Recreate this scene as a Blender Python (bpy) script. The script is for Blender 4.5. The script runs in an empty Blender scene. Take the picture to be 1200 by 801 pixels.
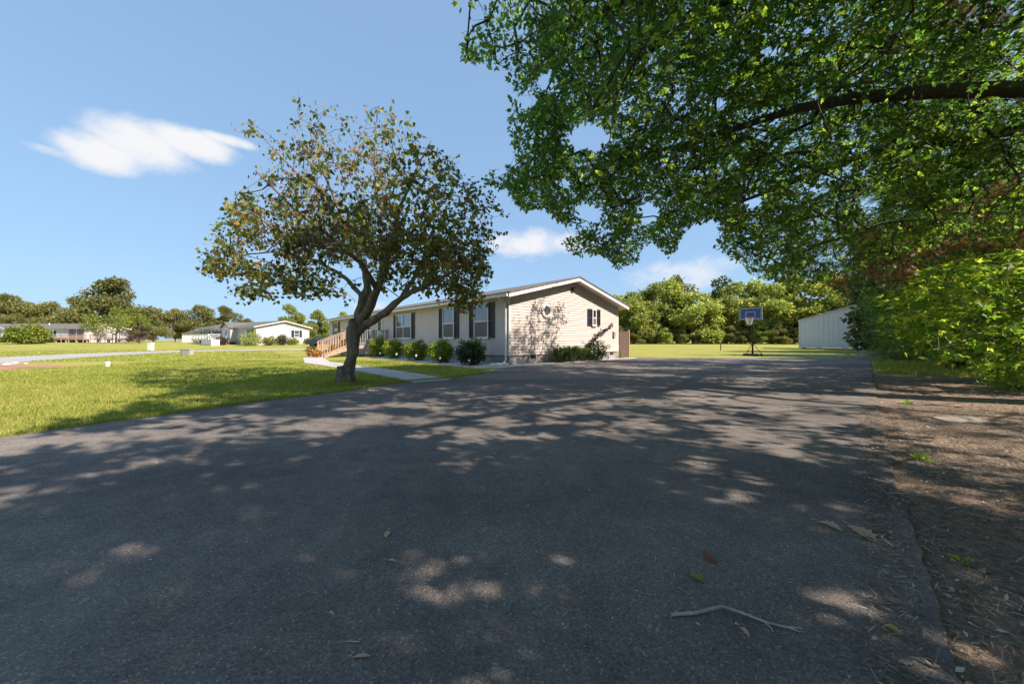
import bpy, math, random
import numpy as np
from mathutils import Vector, Matrix

rng = np.random.default_rng(11)
random.seed(11)
sc = bpy.context.scene
col = sc.collection
R = math.radians

# ------------------------------------------------------------------ camera
F, HOR, CH = 415.0, 398.0, 1.05          # focal length and horizon of the 1200 px photograph, eye height
cam_d = bpy.data.cameras.new('camera')
cam = bpy.data.objects.new('camera', cam_d)
col.objects.link(cam)
cam.location = (0, 0, CH)
cam.rotation_euler = (R(90), 0, 0)
cam_d.sensor_width = 36.0
cam_d.lens = 36.0 * F / 1200.0
cam_d.shift_y = (HOR - 400.5) / 1200.0
cam_d.clip_start = 0.05
cam_d.clip_end = 3000
sc.camera = cam

# ------------------------------------------------------------------ sun, sky, exposure
SUN_EL = R(42)
SUN_H = Vector((0.92, -0.39)).normalized()          # horizontal direction towards the sun
COT = 1 / math.tan(SUN_EL)
sun_dir = Vector((SUN_H.x * math.cos(SUN_EL), SUN_H.y * math.cos(SUN_EL), math.sin(SUN_EL)))
sun_l = bpy.data.lights.new('sun', 'SUN')
sun_l.energy = 3.55
sun_l.angle = R(0.53)
sun_l.color = (1.0, 0.875, 0.75)
sun = bpy.data.objects.new('sun', sun_l)
col.objects.link(sun)
sun.rotation_euler = sun_dir.to_track_quat('Z', 'Y').to_euler()
sun.location = (30, -20, 40)

world = bpy.data.worlds.new('World')
sc.world = world
world.use_nodes = True
SKY_STRENGTH = 0.15
CLOUD = (2.42, 2.40, 2.43)


def build_world():
    nt = world.node_tree
    nt.nodes.clear()
    N, L = nt.nodes.new, nt.links.new
    out = N('ShaderNodeOutputWorld')
    bg = N('ShaderNodeBackground')
    bg.inputs['Strength'].default_value = SKY_STRENGTH
    sky = N('ShaderNodeTexSky')
    sky.sky_type = 'NISHITA'
    sky.sun_disc = False
    sky.sun_elevation = SUN_EL
    sky.sun_rotation = math.atan2(SUN_H.x, SUN_H.y)
    sky.air_density = 1.0
    sky.dust_density = 0.6
    sky.ozone_density = 1.6
    tc = N('ShaderNodeTexCoord')
    sep = N('ShaderNodeSeparateXYZ')
    L(tc.outputs['Generated'], sep.inputs[0])

    def M(op, a, b=None, c=None):
        n = N('ShaderNodeMath')
        n.operation = op
        for i, v in enumerate((a, b, c)):
            if v is None:
                continue
            if isinstance(v, (int, float)):
                n.inputs[i].default_value = v
            else:
                L(v, n.inputs[i])
        return n.outputs[0]
    az = M('MULTIPLY', M('ARCTAN2', sep.outputs[0], sep.outputs[1]), 180 / math.pi)
    el = M('MULTIPLY', M('ARCSINE', sep.outputs[2]), 180 / math.pi)
    n1 = N('ShaderNodeTexNoise')
    n1.inputs['Scale'].default_value = 14.0
    n1.inputs['Detail'].default_value = 9.0
    n1.inputs['Roughness'].default_value = 0.6
    mp = N('ShaderNodeMapping')
    mp.inputs['Scale'].default_value = (1, 1, 1.5)
    L(tc.outputs['Generated'], mp.inputs[0])
    L(mp.outputs[0], n1.inputs['Vector'])
    nz = M('SUBTRACT', n1.outputs[0], 0.5)
    dens = None
    # (azimuth, elevation, half width, half height) in degrees: fair-weather clouds all round the sky
    for a, e, ra, re, wt in [(-49.4, 18.9, 3.9, 2.0, .95), (-46.4, 20.8, 4.6, 2.7, .95), (-42.2, 22.3, 5.0, 1.7, .95), (-38.4, 23.7, 3.6, .7, .8), (-52.5, 18.0, 2.6, .7, .5),
                             (2.0, 15.0, 7, 2.6, .75), (9, 15.0, 6, 1.8, .6), (26, 9.5, 11, 3.2, .42), (-20, 5, 9, 1.4, .35), (62, 13, 9, 2.2, .5),
                             (-92, 24, 12, 4, .9), (-130, 16, 10, 3, .7), (100, 33, 12, 4, .9), (150, 22, 14, 4, .8), (-168, 34, 11, 4, .9)]:
        u = M('MULTIPLY', M('SUBTRACT', az, a), 1 / ra)
        v = M('MULTIPLY', M('SUBTRACT', el, e), 1 / re)
        d = M('SUBTRACT', wt, M('ADD', M('MULTIPLY', u, u), M('MULTIPLY', v, v)))
        dens = d if dens is None else M('MAXIMUM', dens, d)
    val = M('ADD', dens, M('MULTIPLY', nz, 2.0))
    mr = N('ShaderNodeMapRange')
    mr.interpolation_type = 'SMOOTHSTEP'
    L(val, mr.inputs['Value'])
    mr.inputs['From Min'].default_value = -0.35
    mr.inputs['From Max'].default_value = 1.0
    mr.inputs['To Max'].default_value = 0.95
    mix = N('ShaderNodeMix')
    mix.data_type = 'RGBA'
    L(mr.outputs[0], mix.inputs['Factor'])
    # soften the sky's range (a hazy late-summer sky: paler overhead, no white-hot horizon)
    gm = N('ShaderNodeGamma')
    gm.inputs['Gamma'].default_value = .32
    L(sky.outputs[0], gm.inputs[0])
    tn = N('ShaderNodeMix')
    tn.data_type = 'RGBA'
    tn.blend_type = 'MULTIPLY'
    tn.inputs['Factor'].default_value = 1
    L(gm.outputs[0], tn.inputs['A'])
    tn.inputs['B'].default_value = (.735, 1.035, 1.38, 1)
    L(tn.outputs['Result'], mix.inputs['A'])
    mix.inputs['B'].default_value = (*CLOUD, 1)
    L(mix.outputs['Result'], bg.inputs['Color'])
    L(bg.outputs[0], out.inputs['Surface'])


build_world()
vs = sc.view_settings
vs.view_transform = 'Standard'
vs.look = 'None'
vs.gamma = 1
vs.exposure = 1.4
vs.use_curve_mapping = False
cy = sc.cycles
cy.use_denoising = True
cy.max_bounces = 7
cy.diffuse_bounces = 3
cy.glossy_bounces = 3
cy.transmission_bounces = 4
cy.transparent_max_bounces = 6
cy.caustics_reflective = False
cy.caustics_refractive = False


# ------------------------------------------------------------------ pixel helpers (directions only; distances from the ground)
def gp(x, y):
    z = CH * F / (y - HOR)
    return ((x - 600) / F * z, z)


def at(x, y, Y):
    return Vector(((x - 600) / F * Y, Y, CH + (HOR - y) / F * Y))


def smooth(t):
    t = np.clip(t, 0, 1)
    return t * t * (3 - 2 * t)


def ground_h(x, y):
    """the land rises a little towards the far neighbour"""
    return 0.5 * smooth((np.asarray(y, float) - 44) / 30) * smooth((-np.asarray(x, float) - 14) / 22)


def in_poly(x, y, poly):
    x = np.asarray(x, float)
    y = np.asarray(y, float)
    ins = np.zeros(x.shape, bool)
    n = len(poly)
    for i in range(n):
        x0, y0 = poly[i]
        x1, y1 = poly[(i + 1) % n]
        c = ((y0 > y) != (y1 > y))
        with np.errstate(divide='ignore', invalid='ignore'):
            xx = (x1 - x0) * (y - y0) / (y1 - y0 if y1 != y0 else 1e-9) + x0
        ins ^= c & (x < xx)
    return ins


# ------------------------------------------------------------------ materials
def new_mat(name):
    m = bpy.data.materials.new(name)
    m.use_nodes = True
    nt = m.node_tree
    b = nt.nodes['Principled BSDF']
    return m, nt, b


def ramp(nt, fac, stops):
    r = nt.nodes.new('ShaderNodeValToRGB')
    e = r.color_ramp.elements
    while len(e) < len(stops):
        e.new(0.5)
    for i, (p, c) in enumerate(stops):
        e[i].position = p
        e[i].color = (*c, 1)
    nt.links.new(fac, r.inputs[0])
    return r.outputs[0]


def tex_pos(nt, world_space=True):
    if world_space:
        return nt.nodes.new('ShaderNodeNewGeometry').outputs['Position']
    return nt.nodes.new('ShaderNodeTexCoord').outputs['Object']


def noise(nt, vec, scale, detail=4, rough=.55, out=0):
    n = nt.nodes.new('ShaderNodeTexNoise')
    n.inputs['Scale'].default_value = scale
    n.inputs['Detail'].default_value = detail
    n.inputs['Roughness'].default_value = rough
    nt.links.new(vec, n.inputs['Vector'])
    return n.outputs[out]


def bump(nt, b, h, strength, dist=.01, chain=None):
    n = nt.nodes.new('ShaderNodeBump')
    n.inputs['Strength'].default_value = strength
    n.inputs['Distance'].default_value = dist
    nt.links.new(h, n.inputs['Height'])
    if chain is not None:
        nt.links.new(chain, n.inputs['Normal'])
    nt.links.new(n.outputs[0], b.inputs['Normal'])
    return n.outputs[0]


def mixc(nt, f, a, b, mode='MIX'):
    n = nt.nodes.new('ShaderNodeMix')
    n.data_type = 'RGBA'
    n.blend_type = mode
    for v, s in ((f, 'Factor'), (a, 'A'), (b, 'B')):
        if isinstance(v, (int, float)):
            n.inputs[s].default_value = v
        elif isinstance(v, tuple):
            n.inputs[s].default_value = (*v, 1)
        else:
            nt.links.new(v, n.inputs[s])
    return n.outputs['Result']


def plain(name, c, rough=.6, var=.12, scale=6.0, bmp=0, bscale=40, metallic=0, spec=.4):
    """paint, wood, metal: a base colour with faint uneven wear"""
    m, nt, b = new_mat(name)
    p = tex_pos(nt, False)
    f = noise(nt, p, scale, 5)
    lo = tuple(x * (1 - var) for x in c)
    hi = tuple(min(1, x * (1 + var)) for x in c)
    nt.links.new(ramp(nt, f, [(.3, lo), (.7, hi)]), b.inputs['Base Color'])
    b.inputs['Roughness'].default_value = rough
    b.inputs['Metallic'].default_value = metallic
    b.inputs['Specular IOR Level'].default_value = spec
    if bmp:
        bump(nt, b, noise(nt, p, bscale, 4), bmp, .01)
    return m


def leaf_mat(name, stops, trans=.35, rough=.5, spec=.3, tcol=1.5):
    m, nt, b = new_mat(name)
    g = nt.nodes.new('ShaderNodeNewGeometry')
    oi = nt.nodes.new('ShaderNodeObjectInfo')
    big = noise(nt, g.outputs['Position'], .55, 2)
    a = nt.nodes.new('ShaderNodeMath')
    a.operation = 'MULTIPLY_ADD'
    nt.links.new(big, a.inputs[0])
    a.inputs[1].default_value = .7
    nt.links.new(g.outputs['Random Per Island'], a.inputs[2])
    a2 = nt.nodes.new('ShaderNodeMath')
    a2.operation = 'SUBTRACT'
    nt.links.new(a.outputs[0], a2.inputs[0])
    a2.inputs[1].default_value = .35
    c = ramp(nt, a2.outputs[0], stops)
    hs = nt.nodes.new('ShaderNodeHueSaturation')
    mr = nt.nodes.new('ShaderNodeMapRange')
    nt.links.new(oi.outputs['Random'], mr.inputs[0])
    mr.inputs['To Min'].default_value = .8
    mr.inputs['To Max'].default_value = 1.22
    nt.links.new(mr.outputs[0], hs.inputs['Value'])
    nt.links.new(c, hs.inputs['Color'])
    c = hs.outputs[0]
    nt.links.new(c, b.inputs['Base Color'])
    b.inputs['Roughness'].default_value = rough
    b.inputs['Specular IOR Level'].default_value = spec
    t = nt.nodes.new('ShaderNodeBsdfTranslucent')
    nt.links.new(mixc(nt, 1.0, c, (tcol, tcol * 1.05, tcol * .55), 'MULTIPLY'), t.inputs['Color'])
    mx = nt.nodes.new('ShaderNodeMixShader')
    mx.inputs[0].default_value = trans
    nt.links.new(b.outputs[0], mx.inputs[1])
    nt.links.new(t.outputs[0], mx.inputs[2])
    nt.links.new(mx.outputs[0], nt.nodes['Material Output'].inputs['Surface'])
    return m


def asphalt_mat():
    m, nt, b = new_mat('asphalt')
    p = tex_pos(nt)
    v = nt.nodes.new('ShaderNodeTexVoronoi')
    v.inputs['Scale'].default_value = 165
    nt.links.new(p, v.inputs['Vector'])
    v2 = nt.nodes.new('ShaderNodeTexVoronoi')
    v2.inputs['Scale'].default_value = 260
    nt.links.new(p, v2.inputs['Vector'])
    sp = nt.nodes.new('ShaderNodeSeparateColor')
    nt.links.new(v.outputs['Color'], sp.inputs[0])
    stone = ramp(nt, sp.outputs[0], [(0, (.092, .082, .076)), (.4, (.139, .124, .115)), (.8, (.175, .156, .144)), (.96, (.215, .19, .172)), (1, (.37, .33, .29))])
    big = noise(nt, p, .5, 5, .6)
    stone = mixc(nt, 1.0, stone, ramp(nt, big, [(.3, (.8, .8, .82)), (.7, (1.3, 1.28, 1.24))]), 'MULTIPLY')
    mp = nt.nodes.new('ShaderNodeMapping')
    mp.inputs['Rotation'].default_value = (0, 0, R(-44))
    mp.inputs['Scale'].default_value = (.09, .75, 1)
    nt.links.new(p, mp.inputs[0])
    stone = mixc(nt, 1.0, stone, ramp(nt, noise(nt, mp.outputs[0], 1.0, 5, .6), [(.3, (.74, .75, .77)), (.7, (1.28, 1.26, 1.22))]), 'MULTIPLY')
    med = noise(nt, p, 5.5, 5, .65)
    stone = mixc(nt, 1.0, stone, ramp(nt, med, [(.3, (.82, .82, .83)), (.7, (1.2, 1.19, 1.16))]), 'MULTIPLY')
    fd = ramp(nt, noise(nt, p, 1.3, 7, .68), [(.52, (0, 0, 0)), (.8, (.3, .3, .3))])
    colr = mixc(nt, fd, stone, (.30, .26, .22))
    nt.links.new(colr, b.inputs['Base Color'])
    b.inputs['Roughness'].default_value = .85
    b.inputs['Specular IOR Level'].default_value = .3
    n1 = bump(nt, b, v.outputs['Distance'], .55, .008)
    bump(nt, b, v2.outputs['Distance'], .3, .004, n1)
    return m


def lawn_mat():
    m, nt, b = new_mat('lawn_grass')
    p = tex_pos(nt)
    f1 = noise(nt, p, .22, 5, .6)
    f2 = noise(nt, p, 9, 5, .7)
    c1 = ramp(nt, f1, [(.25, (.20, .225, .04)), (.45, (.275, .275, .058)), (.6, (.34, .31, .078)), (.8, (.40, .32, .12))])
    c2 = ramp(nt, f2, [(.25, (.55, .6, .5)), (.5, (1, 1, 1)), (.75, (1.35, 1.3, 1.2))])
    c = mixc(nt, 1.0, c1, c2, 'MULTIPLY')
    nt.links.new(c, b.inputs['Base Color'])
    b.inputs['Roughness'].default_value = .9
    b.inputs['Specular IOR Level'].default_value = .15
    bump(nt, b, noise(nt, p, 28, 5, .7), .8, .05)
    return m


def dirt_mat():
    m, nt, b = new_mat('woodland_dirt')
    p = tex_pos(nt)
    f1 = noise(nt, p, 1.3, 6, .65)
    f2 = noise(nt, p, 34, 5, .7)
    c = ramp(nt, f1, [(.3, (.165, .138, .115)), (.5, (.235, .185, .148)), (.68, (.32, .23, .168)), (.85, (.32, .29, .255))])
    c = mixc(nt, 1.0, c, ramp(nt, f2, [(.3, (.5, .5, .5)), (.7, (1.5, 1.45, 1.4))]), 'MULTIPLY')
    nt.links.new(c, b.inputs['Base Color'])
    b.inputs['Roughness'].default_value = .95
    b.inputs['Specular IOR Level'].default_value = .1
    n1 = bump(nt, b, f2, .9, .03)
    bump(nt, b, noise(nt, p, 9, 4), .6, .05, n1)
    return m


def bark_mat(name, dark, light):
    m, nt, b = new_mat(name)
    p = tex_pos(nt, False)
    mp = nt.nodes.new('ShaderNodeMapping')
    mp.inputs['Scale'].default_value = (1, 1, .22)
    nt.links.new(p, mp.inputs[0])
    f = noise(nt, mp.outputs[0], 22, 6, .65)
    f2 = noise(nt, p, 3, 4)
    c = ramp(nt, f, [(.3, dark), (.7, light)])
    c = mixc(nt, 1.0, c, ramp(nt, f2, [(.3, (.7, .75, .65)), (.7, (1.2, 1.15, 1.1))]), 'MULTIPLY')
    nt.links.new(c, b.inputs['Base Color'])
    b.inputs['Roughness'].default_value = .9
    bump(nt, b, f, 1.0, .03)
    return m


def stone_mat(name, stops, scale, rough=.85):
    m, nt, b = new_mat(name)
    p = tex_pos(nt)
    v = nt.nodes.new('ShaderNodeTexVoronoi')
    v.inputs['Scale'].default_value = scale
    nt.links.new(p, v.inputs['Vector'])
    nt.links.new(ramp(nt, v.outputs['Color'], stops), b.inputs['Base Color'])
    b.inputs['Roughness'].default_value = rough
    bump(nt, b, v.outputs['Distance'], 1.0, .03)
    return m


def shingle_mat():
    m, nt, b = new_mat('shingles')
    p = tex_pos(nt, False)
    br = nt.nodes.new('ShaderNodeTexBrick')
    br.inputs['Scale'].default_value = 3.2
    br.inputs['Color1'].default_value = (.11, .10, .095, 1)
    br.inputs['Color2'].default_value = (.17, .155, .145, 1)
    br.inputs['Mortar'].default_value = (.05, .05, .05, 1)
    br.inputs['Mortar Size'].default_value = .012
    nt.links.new(p, br.inputs['Vector'])
    nt.links.new(br.outputs[0], b.inputs['Base Color'])
    b.inputs['Roughness'].default_value = .95
    return m


def glass_mat(name, tint=(.03, .035, .04), rough=.03):
    m, nt, b = new_mat(name)
    p = tex_pos(nt, False)
    f = noise(nt, p, 1.2, 3)
    nt.links.new(ramp(nt, f, [(.35, tuple(x * .6 for x in tint)), (.65, tuple(x * 1.5 for x in tint))]), b.inputs['Base Color'])
    b.inputs['Roughness'].default_value = rough
    b.inputs['Specular IOR Level'].default_value = 1.0
    b.inputs['Coat Weight'].default_value = 1.0
    b.inputs['Coat Roughness'].default_value = .01
    return m


MT = dict(
    asphalt=asphalt_mat(), lawn=lawn_mat(), dirt=dirt_mat(),
    siding=plain('cream_vinyl_siding', (.575, .49, .445), .55, .06, 2.5),
    siding_white=plain('white_vinyl_siding', (.62, .62, .63), .55, .05, 2),
    siding_grey=plain('pale_grey_siding', (.50, .48, .48), .55, .05, 2),
    trim=plain('white_trim', (.72, .70, .67), .45, .05),
    soffit=plain('cream_soffit', (.55, .49, .43), .6, .05),
    skirt=plain('grey_skirting', (.30, .28, .265), .8, .25, 5, .3, 18),
    shutter=plain('charcoal_shutter', (.03, .033, .045), .5, .2),
    blue_shutter=plain('navy_shutter', (.035, .04, .09), .5, .2),
    burgundy=plain('burgundy_paint', (.19, .025, .04), .5, .2),
    glass=glass_mat('window_glass'), screen=plain('insect_screen', (.085, .08, .078), .55, .25, 3, spec=.6),
    shingle=shingle_mat(), dark=plain('dark_metal', (.02, .02, .022), .5, .2),
    wood_red=plain('weathered_tan_wood', (.40, .27, .195), .8, .25, 9, .3),
    wood_grey=plain('weathered_grey_wood', (.27, .25, .235), .85, .25, 9, .3),
    wood_tan=plain('tan_wood', (.42, .25, .12), .75, .25, 9, .3),
    wood_dark=plain('old_fence_wood', (.12, .08, .06), .85, .35, 9, .3),
    concrete=plain('concrete', (.42, .40, .375), .9, .15, 3, .4, 60),
    fieldstone=plain('dusty_fieldstone', (.25, .22, .185), .95, .3, 6, .6, 30),
    road=plain('road_gravel_asphalt', (.33, .315, .315), .95, .12, .6, .3, 20),
    gravel=stone_mat('white_gravel', [(0, (.38, .36, .34)), (.5, (.56, .54, .52)), (1, (.72, .70, .68))], 22),
    redsoil=plain('red_clay', (.33, .17, .105), .95, .35, 1.4, .5, 8),
    white_box=plain('white_plastic', (.74, .73, .70), .5, .06),
    grey_box=plain('grey_painted_metal', (.34, .33, .31), .6, .12),
    shed=plain('white_ribbed_steel', (.66, .66, .70), .45, .05, 1.5),
    board=plain('backboard_blue', (.05, .085, .28), .35, .1, spec=.5),
    white_line=plain('white_line', (.72, .72, .74), .6, .08),
    orange=plain('orange_rim', (.55, .10, .05), .5, .1),
    net=plain('white_net', (.74, .70, .68), .8, .05),
    bark=bark_mat('redbud_bark', (.06, .046, .037), (.33, .265, .21)),
    bark_dark=bark_mat('oak_bark', (.03, .026, .022), (.10, .085, .07)),
    bark_grey=bark_mat('grey_bark', (.11, .10, .09), (.28, .26, .235)),
    oak=leaf_mat('oak_leaves', [(0, (.034, .078, .024)), (.35, (.056, .12, .026)), (.7, (.10, .17, .032)), (.95, (.23, .27, .045))], .6, tcol=2.3),
    redbud=leaf_mat('redbud_leaves', [(0, (.062, .058, .03)), (.2, (.065, .115, .028)), (.55, (.15, .19, .038)), (.8, (.36, .32, .06)), (.95, (.34, .16, .07))], .5),
    pods=leaf_mat('seed_pods', [(0, (.09, .045, .035)), (.6, (.20, .10, .065)), (1, (.34, .19, .12))], .2),
    cypress=leaf_mat('cypress_sprays', [(0, (.035, .085, .028)), (.5, (.08, .16, .036)), (.9, (.20, .27, .055))], .45, tcol=1.9),
    rust=leaf_mat('dead_rust_sprays', [(0, (.11, .042, .028)), (.6, (.25, .10, .055)), (1, (.38, .18, .09))], .25),
    maple=leaf_mat('maple_leaves', [(0, (.085, .18, .03)), (.5, (.18, .29, .04)), (.9, (.40, .45, .07))], .55, tcol=1.9),
    far_a=leaf_mat('far_oak_foliage', [(0, (.085, .105, .036)), (.5, (.19, .205, .066)), (.9, (.30, .25, .09))], .4),
    far_b=leaf_mat('field_edge_foliage', [(0, (.12, .16, .045)), (.5, (.23, .275, .07)), (.9, (.46, .45, .14))], .5),
    far_dark=leaf_mat('far_dark_foliage', [(0, (.05, .068, .035)), (.6, (.10, .12, .05)), (1, (.17, .17, .065))], .25),
    limegreen=leaf_mat('lime_foliage', [(0, (.08, .12, .02)), (.5, (.17, .21, .035)), (.9, (.30, .30, .06))], .4),
    purple=leaf_mat('purple_foliage', [(0, (.04, .025, .025)), (.6, (.085, .045, .04)), (1, (.14, .08, .06))], .25),
    shrub=leaf_mat('shrub_leaves', [(0, (.06, .11, .02)), (.5, (.15, .21, .03)), (.9, (.42, .42, .06))], .45),
    shrub_dark=leaf_mat('dark_shrub_leaves', [(0, (.012, .035, .012)), (.6, (.028, .065, .02)), (1, (.06, .10, .025))], .3),
    hosta=leaf_mat('strap_leaves', [(0, (.03, .075, .016)), (.6, (.07, .13, .03)), (1, (.20, .24, .09))], .35),
    vine=leaf_mat('wine_leaves', [(0, (.02, .012, .014)), (.7, (.045, .02, .018)), (1, (.08, .04, .02))], .2),
    mum=leaf_mat('orange_blooms', [(0, (.5, .16, .02)), (.6, (.62, .28, .05)), (1, (.7, .42, .15))], .3),
    grass=leaf_mat('grass_blades', [(0, (.14, .20, .03)), (.4, (.245, .295, .045)), (.75, (.35, .355, .075)), (.96, (.52, .43, .17))], .4, .6, .2, 1.2),
    litter=leaf_mat('needle_litter', [(0, (.10, .078, .062)), (.4, (.23, .165, .12)), (.7, (.37, .27, .19)), (.9, (.56, .49, .41))], .1, .8, .15),
    seeds=plain('pale_seeds', (.62, .56, .47), .8, .2),
    dryleaf=leaf_mat('dry_oak_leaf', [(0, (.38, .25, .15)), (.6, (.55, .38, .24)), (1, (.65, .48, .31))], .25, .7),
    red_leaf=leaf_mat('fallen_russet_leaf', [(0, (.25, .07, .03)), (1, (.36, .13, .05))], .25, .6),
    green_leaf=leaf_mat('fallen_yellow_green_leaf', [(0, (.20, .20, .06)), (1, (.36, .34, .12))], .25, .6),
    gold_leaf=leaf_mat('fallen_gold_leaf', [(0, (.5, .30, .05)), (1, (.6, .42, .1))], .25, .6),
    stick=bark_mat('grey_stick', (.30, .27, .24), (.62, .58, .53)),
    car=plain('navy_car_paint', (.012, .016, .04), .25, .1, spec=.7),
    tyre=plain('black_rubber', (.015, .015, .015), .8, .1),
    terracotta=plain('terracotta', (.35, .14, .07), .8, .15),
)


# ------------------------------------------------------------------ mesh helpers
def link(o, parent=None):
    col.objects.link(o)
    if parent is not None:
        o.parent = parent
    return o


def tag(o, label=None, cat=None, group=None, kind=None):
    if label:
        o['label'] = label
    if cat:
        o['category'] = cat
    if group:
        o['group'] = group
    if kind:
        o['kind'] = kind
    return o


def thing(name, loc, label, cat, rz=0, group=None):
    o = bpy.data.objects.new(name, None)
    o.empty_display_size = .2
    link(o)
    o.location = loc
    o.rotation_euler = (0, 0, rz)
    return tag(o, label, cat, group)


class MB:
    def __init__(self):
        self.v, self.f = [], []

    def poly(self, pts):
        n = len(self.v)
        self.v += [tuple(p) for p in pts]
        self.f.append(tuple(range(n, n + len(pts))))
        return self

    def _hexa(self, c):
        n = len(self.v)
        self.v += [tuple(p) for p in c]
        for q in ((0, 3, 2, 1), (4, 5, 6, 7), (0, 1, 5, 4), (1, 2, 6, 5), (2, 3, 7, 6), (3, 0, 4, 7)):
            self.f.append(tuple(n + i for i in q))
        return self

    def box(self, x0, x1, y0, y1, z0, z1):
        return self._hexa([(x0, y0, z0), (x1, y0, z0), (x1, y1, z0), (x0, y1, z0),
                           (x0, y0, z1), (x1, y0, z1), (x1, y1, z1), (x0, y1, z1)])

    def obox(self, c, s, rot):
        m = rot.to_matrix() if hasattr(rot, 'to_matrix') else rot
        c = Vector(c)
        h = Vector(s) / 2
        pts = []
        for dz in (-1, 1):
            for dx, dy in ((-1, -1), (1, -1), (1, 1), (-1, 1)):
                pts.append(c + m @ Vector((dx * h.x, dy * h.y, dz * h.z)))
        return self._hexa(pts)

    def beam(self, a, b, w, h):
        a, b = Vector(a), Vector(b)
        d = b - a
        q = d.to_track_quat('X', 'Z')
        return self.obox((a + b) / 2, (d.length, w, h), q)

    def prism_y(self, prof, y0, y1):
        """profile in x,z extruded along y"""
        n = len(self.v)
        k = len(prof)
        self.v += [(x, y0, z) for x, z in prof] + [(x, y1, z) for x, z in prof]
        self.f.append(tuple(n + i for i in range(k)))
        self.f.append(tuple(n + k + i for i in reversed(range(k))))
        for i in range(k):
            j = (i + 1) % k
            self.f.append((n + i, n + k + i, n + k + j, n + j))
        return self

    def prism_z(self, prof, z0, z1):
        n = len(self.v)
        k = len(prof)
        self.v += [(x, y, z0) for x, y in prof] + [(x, y, z1) for x, y in prof]
        self.f.append(tuple(n + i for i in reversed(range(k))))
        self.f.append(tuple(n + k + i for i in range(k)))
        for i in range(k):
            j = (i + 1) % k
            self.f.append((n + i, n + j, n + k + j, n + k + i))
        return self

    def tube(self, pts, rad, n=8, cap=True):
        pts = [Vector(p) for p in pts]
        rad = list(rad) if hasattr(rad, '__len__') else [rad] * len(pts)
        b = len(self.v)
        up = Vector((0.31, 0.17, 0.93))
        for i, p in enumerate(pts):
            d = (pts[min(i + 1, len(pts) - 1)] - pts[max(i - 1, 0)]).normalized()
            u = d.cross(up)
            if u.length < .1:
                u = d.cross(Vector((1, 0, 0)))
            u.normalize()
            w = d.cross(u)
            for k in range(n):
                a = 2 * math.pi * k / n
                self.v.append(tuple(p + (u * math.cos(a) + w * math.sin(a)) * rad[i]))
        for i in range(len(pts) - 1):
            for k in range(n):
                k2 = (k + 1) % n
                self.f.append((b + i * n + k, b + i * n + k2, b + (i + 1) * n + k2, b + (i + 1) * n + k))
        if cap:
            self.f.append(tuple(b + k for k in reversed(range(n))))
            e = b + (len(pts) - 1) * n
            self.f.append(tuple(e + k for k in range(n)))
        return self

    def lathe(self, prof, n=16, c=(0, 0)):
        """(radius, z) profile turned round z"""
        b = len(self.v)
        for r, z in prof:
            for k in range(n):
                a = 2 * math.pi * k / n
                self.v.append((c[0] + r * math.cos(a), c[1] + r * math.sin(a), z))
        for i in range(len(prof) - 1):
            for k in range(n):
                k2 = (k + 1) % n
                self.f.append((b + i * n + k, b + i * n + k2, b + (i + 1) * n + k2, b + (i + 1) * n + k))
        return self

    def mesh(self, name, mat, smooth_=False):
        me = bpy.data.meshes.new(name)
        me.from_pydata(self.v, [], self.f)
        me.materials.append(mat)
        if smooth_:
            me.polygons.foreach_set('use_smooth', [True] * len(me.polygons))
        me.update()
        return me

    def build(self, name, mat, parent=None, smooth_=False, bevel=0):
        o = link(bpy.data.objects.new(name, self.mesh(name, mat, smooth_)), parent)
        if bevel:
            m = o.modifiers.new('bevel', 'BEVEL')
            m.width = bevel
            m.segments = 2
            m.limit_method = 'ANGLE'
        return o


def np_mesh(name, V, T, mat):
    V = np.ascontiguousarray(V, np.float32)
    T = np.ascontiguousarray(T, np.int32)
    me = bpy.data.meshes.new(name)
    me.vertices.add(len(V))
    me.vertices.foreach_set('co', V.ravel())
    me.loops.add(T.size)
    me.loops.foreach_set('vertex_index', T.ravel())
    me.polygons.add(len(T))
    me.polygons.foreach_set('loop_start', np.arange(0, T.size, 3, dtype=np.int32))
    me.update(calc_edges=True)
    me.materials.append(mat)
    return me


def np_obj(name, V, T, mat, parent=None, loc=None):
    o = bpy.data.objects.new(name, np_mesh(name, V, T, mat))
    if name in ('branches', 'twigs', 'sticks', 'dead_sprays', 'seed_pods'):
        o['kind'] = 'stuff'
    link(o, parent)
    return o


def unit(a):
    return a / np.maximum(np.linalg.norm(a, axis=-1, keepdims=True), 1e-9)


LEAF = {}
# five-lobed oak leaf of separate lobes on the midrib
LEAF['oak'] = (np.array([[0, 0, 0], [.22, .02, 0], [.34, .30, .05], [.40, .0, .02], [.34, -.30, .05], [.22, -.02, 0],
                         [.48, .02, .02], [.66, .33, .03], [.68, 0, .02], [.66, -.33, .03], [.70, .12, .02], [1.0, 0, -.06], [.70, -.12, .02]], float),
               np.array([[0, 3, 2], [0, 4, 3], [1, 8, 7], [5, 9, 8], [3, 11, 10], [3, 12, 11]]))
LEAF['heart'] = (np.array([[0, 0, 0], [-.06, .28, .06], [.22, .50, .10], [.62, .36, .05], [1, 0, -.08], [.62, -.36, .05], [.22, -.50, .10], [-.06, -.28, .06]], float),
                 np.array([[0, 2, 1], [0, 3, 2], [0, 4, 3], [0, 5, 4], [0, 6, 5], [0, 7, 6]]))
_m = [[0, 0, 0]]
for a, l in ((-100, .45), (-75, .25), (-52, .75), (-28, .42), (0, 1.0), (28, .42), (52, .75), (75, .25), (100, .45)):
    _m.append([math.cos(R(a)) * l + .02, math.sin(R(a)) * l, -.08 * l])
LEAF['maple'] = (np.array(_m), np.array([[0, i, i + 1] for i in range(1, 9)]))
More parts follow.
